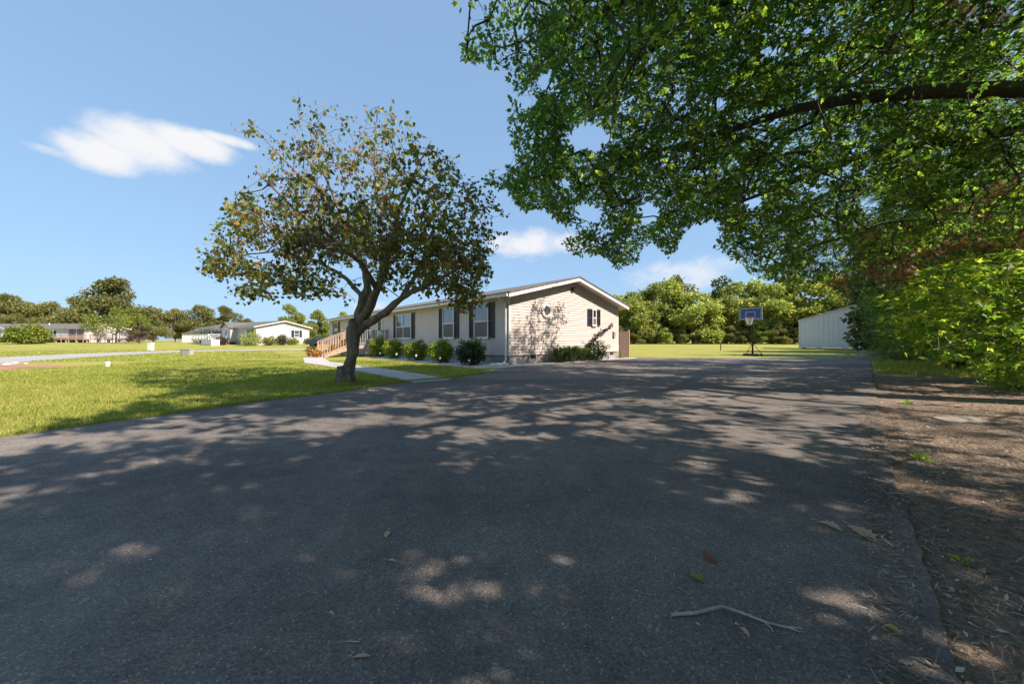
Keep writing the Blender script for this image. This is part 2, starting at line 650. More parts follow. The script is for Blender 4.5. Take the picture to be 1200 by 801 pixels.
LEAF['blade'] = (np.array([[0, 0, 0], [.45, .2, .05], [1, 0, -.03], [.45, -.2, .05]], float), np.array([[0, 2, 1], [0, 3, 2]]))
LEAF['wide'] = (np.array([[0, 0, 0], [.5, .36, .1], [1, 0, -.06], [.5, -.36, .1]], float), np.array([[0, 2, 1], [0, 3, 2]]))
_s, _t = [], []
for i in range(6):
    x = .08 + i * .14
    w = .34 * (1 - abs(i - 2) * .13)
    for sgn in (-1, 1):
        k = len(_s)
        _s += [[x, 0, 0], [x + .09, 0, 0], [x + .26, sgn * w, -.05]]
        _t.append([k, k + 1, k + 2] if sgn > 0 else [k, k + 2, k + 1])
_s += [[.8, .04, 0], [1.1, 0, -.06], [.8, -.04, 0]]
_t.append([len(_s) - 3, len(_s) - 1, len(_s) - 2])
_s += [[0, .015, 0], [0, -.015, 0], [.9, 0, 0]]
_t.append([len(_s) - 3, len(_s) - 2, len(_s) - 1])
LEAF['spray'] = (np.array(_s), np.array(_t))
LEAF['needle'] = (np.array([[0, .02, 0], [0, -.02, 0], [.5, .02, .03], [.5, -.02, .03], [1, 0, 0]], float), np.array([[0, 1, 3], [0, 3, 2], [2, 3, 4]]))


def leaves(kind, P, T, N, S):
    tm, tr = LEAF[kind]
    T = unit(T)
    N = N - (N * T).sum(1, keepdims=True) * T
    N = unit(N)
    B = np.cross(N, T)
    S = np.asarray(S)[:, None, None]
    V = P[:, None, :] + S * (tm[None, :, 0:1] * T[:, None, :] + tm[None, :, 1:2] * B[:, None, :] + tm[None, :, 2:3] * N[:, None, :])
    k = len(tm)
    Fa = tr[None] + (np.arange(len(P)) * k)[:, None, None]
    return V.reshape(-1, 3), Fa.reshape(-1, 3)


def sticks(A, B, ra, rb, n=3):
    """many tapered twigs at once"""
    d = unit(B - A)
    up = np.tile(np.array([[.3, .2, .93]]), (len(A), 1))
    u = unit(np.cross(d, up))
    w = np.cross(d, u)
    ang = np.arange(n) * 2 * np.pi / n
    ring = np.cos(ang)[None, :, None] * u[:, None] + np.sin(ang)[None, :, None] * w[:, None]
    V = np.concatenate([A[:, None] + ring * np.asarray(ra).reshape(-1, 1, 1), B[:, None] + ring * np.asarray(rb).reshape(-1, 1, 1)], 1)
    tri = []
    for k in range(n):
        k2 = (k + 1) % n
        tri += [[k, k2, n + k2], [k, n + k2, n + k]]
    Fa = np.array(tri)[None] + (np.arange(len(A)) * 2 * n)[:, None, None]
    return V.reshape(-1, 3), Fa.reshape(-1, 3)


def cat(parts):
    Vs, Fs, o = [], [], 0
    for V, Fa in parts:
        Vs.append(V)
        Fs.append(Fa + o)
        o += len(V)
    return np.concatenate(Vs), np.concatenate(Fs)


def rand_dir(n, flat=1.0, down=0.0):
    d = rng.normal(size=(n, 3))
    d[:, 2] = d[:, 2] * flat - down
    return unit(d)


def twigs(C, r, ntw, nl, flat=.7, droop=.2, jit=.05, out=None):
    """leafy twigs round each cluster centre: leaf points, leaf directions, twig ends"""
    n = len(C)
    d = rand_dir(n * ntw, flat, droop).reshape(n, ntw, 3)
    if out is not None:
        d = unit(d + out[:, None, :])
    rr = np.asarray(r).reshape(-1, 1, 1) * rng.uniform(.6, 1.15, (n, ntw, 1))
    E = C[:, None] + d * rr
    u = (np.arange(nl) + rng.uniform(.3, 1, (n, ntw, nl))) / nl
    P = C[:, None, None] + d[:, :, None] * rr[:, :, None] * u[..., None] + rng.normal(size=(n, ntw, nl, 3)) * jit
    T = d[:, :, None] * .7 + rng.normal(size=(n, ntw, nl, 3)) * .65
    T[..., 2] -= droop
    A = np.repeat(C[:, None], ntw, 1).reshape(-1, 3)
    return P.reshape(-1, 3), T.reshape(-1, 3), A, E.reshape(-1, 3)


def up_normals(n, bias=.8):
    N = rng.normal(size=(n, 3)) * .6
    N[:, 2] += bias
    return N


def grow(base, att, rmin, pw=.45, rmax=.09):
    """join every leaf cluster to the nearest wood already grown"""
    base = np.asarray(base)
    d0 = np.sqrt(((att[:, None] - base[None]) ** 2).sum(-1)).min(1)
    order = np.argsort(d0)
    nodes = np.empty((len(base) + len(att), 3))
    nodes[:len(base)] = base
    par = -np.ones(len(nodes), int)
    n = len(base)
    for i in order:
        dd = ((nodes[:n] - att[i]) ** 2).sum(1)
        par[n] = int(dd.argmin())
        nodes[n] = att[i]
        n += 1
    wgt = np.zeros(len(nodes))
    wgt[len(base):] = 1
    for i in range(n - 1, len(base) - 1, -1):
        wgt[par[i]] += wgt[i]
    ch = np.arange(len(base), n)
    A, B = nodes[par[ch]], nodes[ch]
    rb = np.minimum(rmin * wgt[ch] ** pw, rmax)
    ln = np.linalg.norm(B - A, axis=1, keepdims=True)
    Mid = (A + B) / 2 + rng.normal(size=A.shape) * .07 * ln
    Mid[:, 2] += .05 * ln[:, 0]
    ra = rb * 1.18
    return cat([sticks(A, Mid, ra, rb * 1.08, 5), sticks(Mid, B, rb * 1.08, rb, 5)])


def proj(P):
    Y = np.maximum(P[:, 1], 1e-3)
    return 600 + F * P[:, 0] / Y, HOR - F * (P[:, 2] - CH) / Y


def resample(pts, step=.35):
    out = []
    for a, b in zip(pts[:-1], pts[1:]):
        a, b = np.array(a, float), np.array(b, float)
        k = max(1, int(np.linalg.norm(b - a) / step))
        for i in range(k):
            out.append(a + (b - a) * i / k)
    out.append(np.array(pts[-1], float))
    return np.array(out)


# ------------------------------------------------------------------ plan of the place
C0 = Vector((-0.12, 14.4))                       # the corner of the house by the drive
GD = Vector((0.746, 0.666)).normalized()         # along the gable wall
WD = Vector((-GD.y, GD.x))                       # along the long front wall
H_ROT = math.atan2(GD.y, GD.x)


def hp(l, s):
    p = C0 + GD * l + WD * s
    return (p.x, p.y)


# ================================================================== GROUND
def wobble(poly, amp, step):
    out = []
    n = len(poly)
    for i in range(n):
        a, b = Vector(poly[i]), Vector(poly[(i + 1) % n])
        k = max(1, int((b - a).length / step))
        d = (b - a)
        nrm = Vector((-d.y, d.x)).normalized() if d.length > 0 else Vector((0, 0))
        for j in range(k):
            out.append(tuple(a + d * (j / k) + nrm * random.uniform(-amp, amp)))
    return out


def sheet(name, poly, z, mat, thick=.06):
    mb = MB()
    mb.prism_z(poly, z - thick, z)
    return tag(mb.build(name, mat), kind='structure')


def build_ground():
    xs = np.concatenate([np.linspace(-700, -120, 16), np.linspace(-110, 110, 56), np.linspace(120, 700, 16)])
    ys = np.concatenate([np.linspace(-80, 0, 9), np.linspace(4, 140, 56), np.linspace(150, 900, 20)])
    X, Y = np.meshgrid(xs, ys)
    Z = ground_h(X, Y)
    V = np.stack([X, Y, Z], -1).reshape(-1, 3)
    nx = len(xs)
    i, j = np.meshgrid(np.arange(len(ys) - 1), np.arange(nx - 1), indexing='ij')
    a = (i * nx + j).ravel()
    T = np.concatenate([np.stack([a, a + 1, a + nx + 1], 1), np.stack([a, a + nx + 1, a + nx], 1)])
    o = np_obj('lawn', V, T, MT['lawn'])
    tag(o, kind='structure')


EDGE_L = [gp(-260, 575), gp(0, 515), gp(100, 500), gp(200, 487), gp(300, 472), gp(400, 460), gp(470, 449), gp(520, 445), gp(570, 438)]
DRIVE = ([(-7.5, -6), (-6.6, 0), (-6.0, 2.4)] + EDGE_L[1:] + [hp(-1.2, -.9), hp(-.2, -.75), hp(4, -.7), hp(8.6, -.7), hp(9.5, -.2), (9.2, 20.3), (20.3, 20.2),
         (16.2, 16.0), (7.83, 7.64), (4.476, 4.27), (2.917, 2.69), (1.355, 1.081), (-.6, -1), (-4, -6)])
LAWN_NEAR = [(-30, 2.0), (-6.3, 1.0)] + EDGE_L[1:] + [hp(-1.9, -.6), hp(-1.9, 12), hp(-5, 16), (-30, 30)]
LAWN_FAR = [(-70, 8), (-20, 15.5), hp(-4.8, 12.5), hp(-5, 20), hp(-4, 30), (-16, 42), (-70, 42)]
PATH = [gp(508, 447.5), gp(478, 441), gp(440, 434.8), gp(405, 429.5), gp(372, 425), hp(-4.3, 12.9)]


def strip(cl, w):
    a, b = [], []
    for i, p in enumerate(cl):
        d = (Vector(cl[min(i + 1, len(cl) - 1)]) - Vector(cl[max(i - 1, 0)])).normalized()
        n = Vector((-d.y, d.x)) * (w / 2)
        a.append(tuple(Vector(p) + n))
        b.append(tuple(Vector(p) - n))
    return a + b[::-1]


def build_surfaces():
    sheet('driveway', wobble(wobble(DRIVE, .02, .5), .011, .08), .028, MT['asphalt'])
    dirt = [(-4.0, -4.4), (-.8, -1.2), (1.0, 1.0), (3.9, 4.0), (7.4, 7.5), (10.9, 10.9), (12.6, 10.2), (13.4, 8.0), (16, 7), (19, 5), (17, -2), (9, -9), (1, -9)]
    sheet('woodland_floor', wobble(dirt, .12, .4), .012, MT['dirt'], .02)
    # concrete walk from the drive to the porch steps, one slab after another
    root = tag(MB().prism_z(strip(PATH, .98), -.03, .012).build('walkway', MT['concrete']), kind='structure')
    pts = resample([(p[0], p[1], 0) for p in PATH], .05)
    acc, last = 0, 0
    cuts = [0]
    for i in range(1, len(pts)):
        acc += np.linalg.norm(pts[i] - pts[i - 1])
        if acc > 1.25:
            cuts.append(i)
            acc = 0
    cuts.append(len(pts) - 1)
    for a, b in zip(cuts[:-1], cuts[1:]):
        seg = [tuple(p[:2]) for p in pts[a:b + 1:4]]
        if len(seg) < 2:
            continue
        q = Vector(seg[-1]) - Vector(seg[0])
        seg[-1] = tuple(Vector(seg[-1]) - q.normalized() * .03)
        MB().prism_z(strip(seg, 1.02), -.02, .035 + random.uniform(-.004, .004)).build('paving_slab', MT['concrete'], root, bevel=.008)
    bed = [hp(.1, -.6), hp(-.9, -.75), hp(-1.75, -.5), hp(-1.95, 1), hp(-1.8, 4), hp(-1.9, 8), hp(-1.8, 11.9), hp(.05, 11.9)]
    sheet('gravel_bed', wobble(bed, .06, .3), .02, MT['gravel'])
    bed2 = [hp(-.2, -.72), hp(9.0, -.72), hp(9.0, .1), hp(-.2, .1)]
    sheet('gravel_strip', wobble(bed2, .04, .3), .034, MT['gravel'])
    rd = [gp(-420, 449), gp(-150, 430), gp(0, 421.5), gp(100, 415.6), gp(170, 412.6), gp(235, 410.6), gp(300, 409.6), gp(370, 409), gp(440, 408.6)]
    fine = [tuple(p[:2]) for p in resample([(a, b, 0) for a, b in rd], 1.2)]
    fine = [tuple(np.mean(fine[max(0, i - 4):i + 5], axis=0)) for i in range(len(fine))]
    global ROAD
    ROAD = strip(fine, 4.8)
    tag(MB().prism_z(strip(fine, 4.6), -.1, .015).build('road', MT['road']), kind='structure')
    soil = [gp(-80, 436), gp(-40, 428), gp(20, 427), gp(60, 428.6), gp(105, 429.6), gp(75, 431), gp(30, 431.6), gp(0, 433)]
    sheet('bare_soil', wobble(soil, .25, .6), .012, MT['redsoil'], .03)


def build_grass():
    parts = []
    lo = np.array([-16, 2.0])
    for n, ymin, ymax, h, w in ((210000, 2.0, 9.5, .055, .0055), (130000, 8.5, 18, .055, .011), (110000, 17, 40, .06, .022)):
        x = rng.uniform(-17, 1, n) if ymin < 16 else rng.uniform(-46, -6, n)
        y = rng.uniform(ymin, ymax, n)
        fx = 600 + F * x / y
        ok = in_poly(x, y, LAWN_NEAR if ymin < 16 else LAWN_FAR) & (rng.uniform(size=n) < np.clip((40 - y) / 16, 0, 1)) & (fx > -160) & ~in_poly(x, y, strip(PATH, 1.0)) & ~in_poly(x, y, ROAD)
        # thin tufts where the mower leaves bare patches
        ok &= rng.uniform(size=n) < .55 + .45 * np.sin(x * 2.3 + np.sin(y * 1.7) * 2) ** 2
        x, y = x[ok], y[ok]
        k = len(x)
        hh = h * rng.uniform(.45, 1.25, k)
        a = rng.uniform(0, 2 * np.pi, k)
        ln = rng.uniform(.1, .9, k)[:, None] * hh[:, None]
        side = np.stack([np.cos(a), np.sin(a), np.zeros(k)], 1) * (w * rng.uniform(.6, 1.3, k))[:, None]
        b = rng.uniform(0, 2 * np.pi, k)
        lean = np.stack([np.cos(b), np.sin(b), np.zeros(k)], 1) * ln
        Pz = np.stack([x, y, np.zeros(k) - .004], 1)
        V = np.stack([Pz - side, Pz + side, Pz + lean + np.stack([0 * hh, 0 * hh, hh], 1)], 1).reshape(-1, 3)
        parts.append((V, np.arange(3 * k).reshape(-1, 3)))
    # rough grass between the litter and the wood
    k = 30000
    x = rng.uniform(8, 24, k)
    y = rng.uniform(9.2, 20, k)
    ok = (x > y + .4) & (x < y * 1.55) & (y > 10.2 + .6 * np.sin(x * 1.3))
    x, y = x[ok], y[ok]
    k = len(x)
    e = np.stack([x, y, np.zeros(k)], 1)
    a = rng.uniform(0, 2 * np.pi, k)
    side = np.stack([np.cos(a), np.sin(a), np.zeros(k)], 1) * .009
    lean = rng.normal(size=(k, 3)) * .06
    lean[:, 2] = rng.uniform(.05, .2, k)
    parts.append((np.stack([e - side, e + side, e + lean], 1).reshape(-1, 3), np.arange(3 * k).reshape(-1, 3)))
    # longer tufts the mower misses round the redbud
    tb = gp(405, 450)
    k = 2600
    a = rng.uniform(0, 2 * np.pi, k)
    r = .3 + np.abs(rng.normal(size=k)) * .16
    e = np.stack([tb[0] + r * np.cos(a), tb[1] + r * np.sin(a), np.zeros(k)], 1)
    side = np.stack([-np.sin(a), np.cos(a), np.zeros(k)], 1) * .004
    lean = rng.normal(size=(k, 3)) * .04
    lean[:, 2] = rng.uniform(.04, .15, k)
    parts.append((np.stack([e - side, e + side, e + lean], 1).reshape(-1, 3), np.arange(3 * k).reshape(-1, 3)))
    # uncut fringe along the drive edge
    e = resample([(a, b, 0) for a, b in EDGE_L[1:]], .01)
    e = e[rng.integers(0, len(e), 17000)] + rng.normal(size=(17000, 3)) * [.06, .06, 0] + [-.03, .03, 0]
    e[:, 2] = 0
    k = len(e)
    a = rng.uniform(0, 2 * np.pi, k)
    hh = rng.uniform(.03, .10, k)
    side = np.stack([np.cos(a), np.sin(a), np.zeros(k)], 1) * .004
    lean = rng.normal(size=(k, 3)) * .035
    lean[:, 2] = hh
    parts.append((np.stack([e - side, e + side, e + lean], 1).reshape(-1, 3), np.arange(3 * k).reshape(-1, 3)))
    V, T = cat(parts)
    tag(np_obj('grass', V, T, MT['grass']), 'short sunlit grass of the front lawn beside the drive', 'grass', kind='stuff')


build_ground()
build_surfaces()
build_grass()


# ================================================================== HOUSES
def lap(mb, fx, z0, z1, step, d0=.004, d1=.026):
    """clapboard courses; fx(z) gives the two ends of a course as (u0, u1); returns (u, d, z) quads"""
    z = z0
    while z < z1 - 1e-4:
        zz = min(z + step, z1)
        a0, a1 = fx(z)
        b0, b1 = fx(zz)
        if b1 - b0 < .02:
            break
        yield [(a0, d1, z), (a1, d1, z), (b1, d0, zz), (b0, d0, zz)]
        yield [(a0, d0, z), (a1, d0, z), (a1, d1, z), (a0, d1, z)]
        z = zz


def home(name, loc, rz, label, L, W, mats, eave=2.85, skirt=.41, over=.37, rake=.44, pitch=.25, step=.12):
    """a manufactured home: front wall on x=0 facing -x, gable on y=0 facing -y"""
    o = thing(name, loc, label, 'house', rz)
    sid, trim, soff, skm = mats
    front = lambda u, d, z: (-d, u, z)
    gable = lambda u, d, z: (u, -d, z)
    mb = MB()
    for q in lap(mb, lambda z: (0, L), skirt, eave, step):
        mb.poly([front(*p) for p in q][::-1])
    mb.build('siding_wall', sid, o)

    def gx(z):
        k = max(0, (z - eave) / pitch)
        return (k, W - k)
    mb = MB()
    for q in lap(mb, gx, skirt, eave + pitch * W / 2, step):
        mb.poly([gable(*p) for p in q])
    mb.prism_y([(.004, skirt), (W - .004, skirt), (W - .004, eave - .01), (W / 2, eave + pitch * W / 2 - .02), (.004, eave - .01)], .004, L)
    mb.build('siding_wall', sid, o)
    mb = MB()
    mb.box(-.02, .06, -.02, .06, skirt - .02, eave - .04)
    mb.build('corner_post', trim, o)
    mb = MB()
    mb.box(W - .06, W + .02, -.02, .06, skirt - .02, eave - .04)
    mb.build('corner_post', trim, o)
    for (a, b, c, d) in ((.035, .06, .05, L), (.05, W - .05, .035, .06), (W - .06, W - .035, .05, L)):
        mb = MB()
        mb.box(a, b, c, d, -.02, skirt + .02)
        k = 0
        long_y = d - c > 1
        e0, e1 = (c, d) if long_y else (a, b)
        while e0 + k * .6 < e1:
            p = e0 + k * .6
            if long_y:
                mb.box(a - .008 if a < 1 else b, a if a < 1 else b + .008, p, p + .03, 0, skirt - .01)
            else:
                mb.box(p, p + .03, c - .008, c, 0, skirt - .01)
            k += 1
        sk = mb.build('skirting', skm, o)
        if not long_y:
            for u in (1.28, W - .75) if W > 8 else (2,):
                MB().box(u, u + .3, c - .02, c - .005, skirt - .17, skirt - .04).build('vent', MT['dark'], sk)
    # roof
    zr = eave + pitch * W / 2
    sl = lambda x: eave + pitch * min(x, W - x)
    for sgn in (0, 1):
        f = (lambda x: x) if sgn == 0 else (lambda x: W - x)
        pr = [(f(-over - .03), sl(-over - .03) + .13), (f(W / 2), zr + .13), (f(W / 2), zr + .19), (f(-over - .03), sl(-over - .03) + .19)]
        mb = MB().prism_y(pr if sgn == 0 else pr[::-1], -rake - .05, L + rake)
        rf = mb.build('roof', MT['shingle'], o)
        pr = [(f(-over), sl(-over) - .01), (f(W / 2), zr - .01), (f(W / 2), zr + .127), (f(-over), sl(-over) + .127)]
        MB().prism_y(pr if sgn == 0 else pr[::-1], -rake + .02, L + rake - .02).build('soffit', soff, rf)
        pr = [(f(-over - .02), sl(-over - .02) - .03), (f(W / 2), zr - .03), (f(W / 2), zr + .126), (f(-over - .02), sl(-over - .02) + .126)]
        MB().prism_y(pr if sgn == 0 else pr[::-1], -rake - .02, -rake + .017).build('fascia_board', trim, rf)
    # gutter along the front eave
    MB().prism_y([(-over - .025, sl(-over) + .10), (-over - .025, sl(-over) - .01), (-over - .10, sl(-over) - .01), (-over - .13, sl(-over) + .10)],
                 -rake + .03, L + rake).build('gutter', trim, o)
    return o, front, gable


def wbox(mb, m, u0, u1, d0, d1, z0, z1):
    a, b = m(u0, d0, z0), m(u1, d1, z1)
    lo = [min(p, q) for p, q in zip(a, b)]
    hi = [max(p, q) for p, q in zip(a, b)]
    return mb.box(lo[0], hi[0], lo[1], hi[1], lo[2], hi[2])


def window(o, m_, u, w, z0, z1, units=1, shutters=.36, shut_mat=None, split=True):
    m = lambda uu, d, z: m_(uu, d + .022, z)      # fittings stand proud of the clapboard laps
    fr = MB()
    t = .055
    for a, b, c, d in ((u - w / 2, u - w / 2 + t, z0, z1), (u + w / 2 - t, u + w / 2, z0, z1),
                       (u - w / 2 + t, u + w / 2 - t, z1 - t, z1), (u - w / 2 + t, u + w / 2 - t, z0, z0 + t)):
        wbox(fr, m, a, b, .002, .06, c, d)
    zm = (z0 + z1) / 2 - .03
    uw = (w - t) / units
    for k in range(units):
        a = u - w / 2 + t + k * uw
        b = a + uw - t
        if k:
            wbox(fr, m, a - t, a, .002, .062, z0 + t, z1 - t)
        if split:
            wbox(fr, m, a, b, .002, .055, zm - .025, zm + .025)
    f = fr.build('window', MT['trim'], o)
    for k in range(units):
        a = u - w / 2 + t + k * uw
        b = a + uw - t
        if split:
            wbox(MB(), m, a, b, .01, .035, zm + .025, z1 - t).build('pane', MT['glass'], f)
            wbox(MB(), m, a, b, .01, .045, z0 + t, zm - .025).build('pane', MT['screen'], f)
        else:
            wbox(MB(), m, a, b, .01, .03, z0 + t, z1 - t).build('pane', MT['glass'], f)
    wbox(MB(), m, u - w / 2 - .03, u + w / 2 + .03, .002, .085, z0 - .04, z0 - .002).build('sill', MT['trim'], f)
    if shutters:
        for s in (-1, 1):
            c = u + s * (w / 2 + .03 + shutters / 2)
            sh = MB()
            a, b = c - shutters / 2, c + shutters / 2
            for p in ((a, a + .045, z0, z1), (b - .045, b, z0, z1), (a + .045, b - .045, z0, z0 + .07),
                      (a + .045, b - .045, z1 - .07, z1), (a + .045, b - .045, zm - .03, zm + .03)):
                wbox(sh, m, p[0], p[1], .015, .05, p[2], p[3])
            n = max(6, int((z1 - z0) / .06))
            for i in range(n):
                z = z0 + .07 + (z1 - z0 - .14) * i / n
                q = [m(a + .045, .022, z), m(b - .045, .022, z), m(b - .045, .04, z + .035), m(a + .045, .04, z + .035)]
                sh.poly(q)
            wbox(sh, m, a + .01, b - .01, .012, .02, z0 + .01, z1 - .01)
            sh.build('shutter', shut_mat or MT['shutter'], o)
    return f


def build_home():
    hm = (MT['siding'], MT['trim'], MT['soffit'], MT['skirt'])
    o, fr, ga = home('manufactured_home', (C0.x, C0.y, 0), H_ROT, 'cream clapboard single storey home with dark shutters and a low gable roof beside the drive', 26, 8.1, hm)
    window(o, fr, 1.82, 1.05, 1.13, 2.66)
    window(o, fr, 4.55, 1.05, 1.13, 2.66)
    window(o, fr, 9.7, 2.1, 1.13, 2.62, 2)
    window(o, fr, 16.6, 1.5, 1.13, 2.62, 2)
    window(o, fr, 19.3, .9, 1.13, 2.62)
    window(o, fr, 23.6, 1.2, 1.13, 2.62)
    # front door on the porch
    d = wbox(MB(), fr, 13.0, 13.95, .003, .0595, .75, 2.72).build('door', MT['trim'], o)
    wbox(MB(), fr, 13.2, 13.75, .06, .07, 1.7, 2.55).build('pane', MT['glass'], d)
    wbox(MB(), fr, 13.06, 13.12, .06, .11, 1.55, 1.66).build('handle', MT['dark'], d)
    window(o, ga, 5.78, .34, 1.78, 2.62, 1, .33)
    # round window with a raised ring
    ring, u0, z0 = MB(), 2.2, 2.34
    n = 28
    prof = [(.20, .03), (.21, .06), (.27, .07), (.315, .05), (.32, .002)]
    for (r0, d0), (r1, d1) in zip(prof[:-1], prof[1:]):
        for k in range(n):
            a, b = 2 * math.pi * k / n, 2 * math.pi * (k + 1) / n
            ring.poly([ga(u0 + r * math.cos(t), dd + .022, z0 + r * math.sin(t)) for r, dd, t in ((r0, d0, a), (r0, d0, b), (r1, d1, b), (r1, d1, a))][::-1])
    rw = ring.build('round_window', MT['trim'], o, True)
    MB().poly([ga(u0 + .21 * math.cos(2 * math.pi * k / n), .05, z0 + .21 * math.sin(2 * math.pi * k / n)) for k in range(n)]).build('pane', MT['screen'], rw)
    # downspout
    MB().tube([(-.45, .12, 2.74), (-.42, .12, 2.70), (-.14, .12, 2.60), (-.075, .12, 2.52), (-.075, .12, .22), (-.10, .12, .16), (-.24, .1, .10)], .045, 8).build('downspout', MT['trim'], o)
    wbox(MB(), ga, 3.98, 4.12, .02, .16, 3.42, 3.55).build('security_light', MT['dark'], o)
    wbox(MB(), ga, 7.55, 7.75, .02, .12, 1.2, 1.5).build('meter_box', MT['grey_box'], o)
    # splash block under the downspout
    sb = MB()
    sb.prism_z([(-.16, -.35), (.16, -.35), (.2, .35), (-.2, .35)], 0, .045)
    for s in (-1, 1):
        sb.prism_z([(s * .16, -.35), (s * .2, .35), (s * .15, .35), (s * .11, -.35)][::s], .046, .10)
    sb.prism_z([(-.11, -.35), (.11, -.35), (.11, -.29), (-.11, -.29)], .046, .10)
    p = hp(-.55, -.05)
    b = sb.build('splash_block', MT['white_box'], None, bevel=.01)
    b.location = (p[0], p[1], .02)
    b.rotation_euler = (0, 0, H_ROT + R(75))
    tag(b, 'white splash block under the downspout at the house corner', 'splash block')


def rail_run(mb_parent, a, b, n, mat, bal_h=.8, top=.92, gap=.1):
    """railing between two deck points: top rail, bottom rail, balusters"""
    a, b = Vector(a), Vector(b)
    MB().beam(a + Vector((0, 0, top)), b + Vector((0, 0, top)), .09, .04).build('top_rail', mat, mb_parent)
    MB().beam(a + Vector((0, 0, gap)), b + Vector((0, 0, gap)), .04, .07).build('bottom_rail', mat, mb_parent)
    me = None
    for i in range(n):
        t = (i + .5) / n
        p = a.lerp(b, t)
        if me is None:
            me = MB().box(-.019, .019, -.019, .019, gap, top - .02).mesh('baluster', mat)
        q = link(bpy.data.objects.new('baluster', me), mb_parent)
        q.location = p


def build_porch():
    s0, s1, out, dk = 12.15, 14.5, 2.2, .74
    p = hp(0, 0)
    o = thing('porch_deck', (p[0], p[1], 0), 'weathered wooden porch deck with baluster railings and stairs at the front door', 'porch', H_ROT)
    n = 16
    me = MB().box(0, .128, s0, s1, dk - .035, dk).mesh('deck_board', MT['wood_grey'])
    for i in range(n):
        b = link(bpy.data.objects.new('deck_board', me), o)
        b.location = (-out + i * (out - .03) / n, 0, random.uniform(-.002, .002))
    for (a, b) in ((( -out, s0), (-.04, s0)), ((-out, s1), (-.04, s1)), ((-out + .02, s0 + .02), (-out + .02, s1 - .02))):
        MB().beam((a[0], a[1], dk - .14), (b[0], b[1], dk - .14), .04, .2).build('rim_joist', MT['wood_red'], o)
    for x, y in ((-out, s0), (-out, s1), (-.06, s0), (-.06, s1), (-out, s0 + 1.0)):
        MB().box(x - .045, x + .045, y - .045, y + .045, 0, dk + 1.0).build('post', MT['wood_red'], o, bevel=.006)
    rail_run(o, (-out + .05, s0, dk), (-.1, s0, dk), 14, MT['wood_grey'])
    rail_run(o, (-out + .05, s1, dk), (-.1, s1, dk), 14, MT['wood_grey'])
    rail_run(o, (-out, s0 + 1.05, dk), (-out, s1 - .05, dk), 9, MT['wood_red'])
    # stairs down to the walk
    x1 = -out - 1.75
    for y in (s0 + .02, s0 + .98):
        MB().beam((-out - .02, y, dk - .12), (x1 + .1, y, .08), .04, .24).build('stringer', MT['wood_red'], o)
        MB().box(x1 - .045, x1 + .045, y - .045, y + .045, 0, .98).build('newel_post', MT['wood_red'], o, bevel=.006)
        rail_run(o, (-out - .06, y, dk), (x1 + .06, y, .06), 11, MT['wood_red'])
    for i in range(4):
        x = -out - .28 - i * .38
        z = dk - .16 - i * .16
        MB().box(x - .16, x + .16, s0 + .045, s0 + .955, z - .035, z).build('tread', MT['wood_red'], o, bevel=.005)


build_home()
build_porch()


# ------------------------------------------------------------------ neighbours
def deck_simple(o, x0, x1, y0, y1, z, mat, open_x=None):
    MB().box(x0, x1, y0, y1, z - .14, z).build('deck_floor', mat, o)
    k = int((y1 - y0) / 1.5) + 1
    for i in range(k + 1):
        y = y0 + (y1 - y0) * i / k
        MB().box(x0 - .03, x0 + .06, y - .045, y + .045, 0, z + .95).build('post', mat, o)
    rail_run(o, (x0, y0, z), (x0, y1, z), max(4, int((y1 - y0) / .16)), mat)
    rail_run(o, (x0, y0, z), (x1, y0, z), max(3, int((x1 - x0) / .16)), mat)


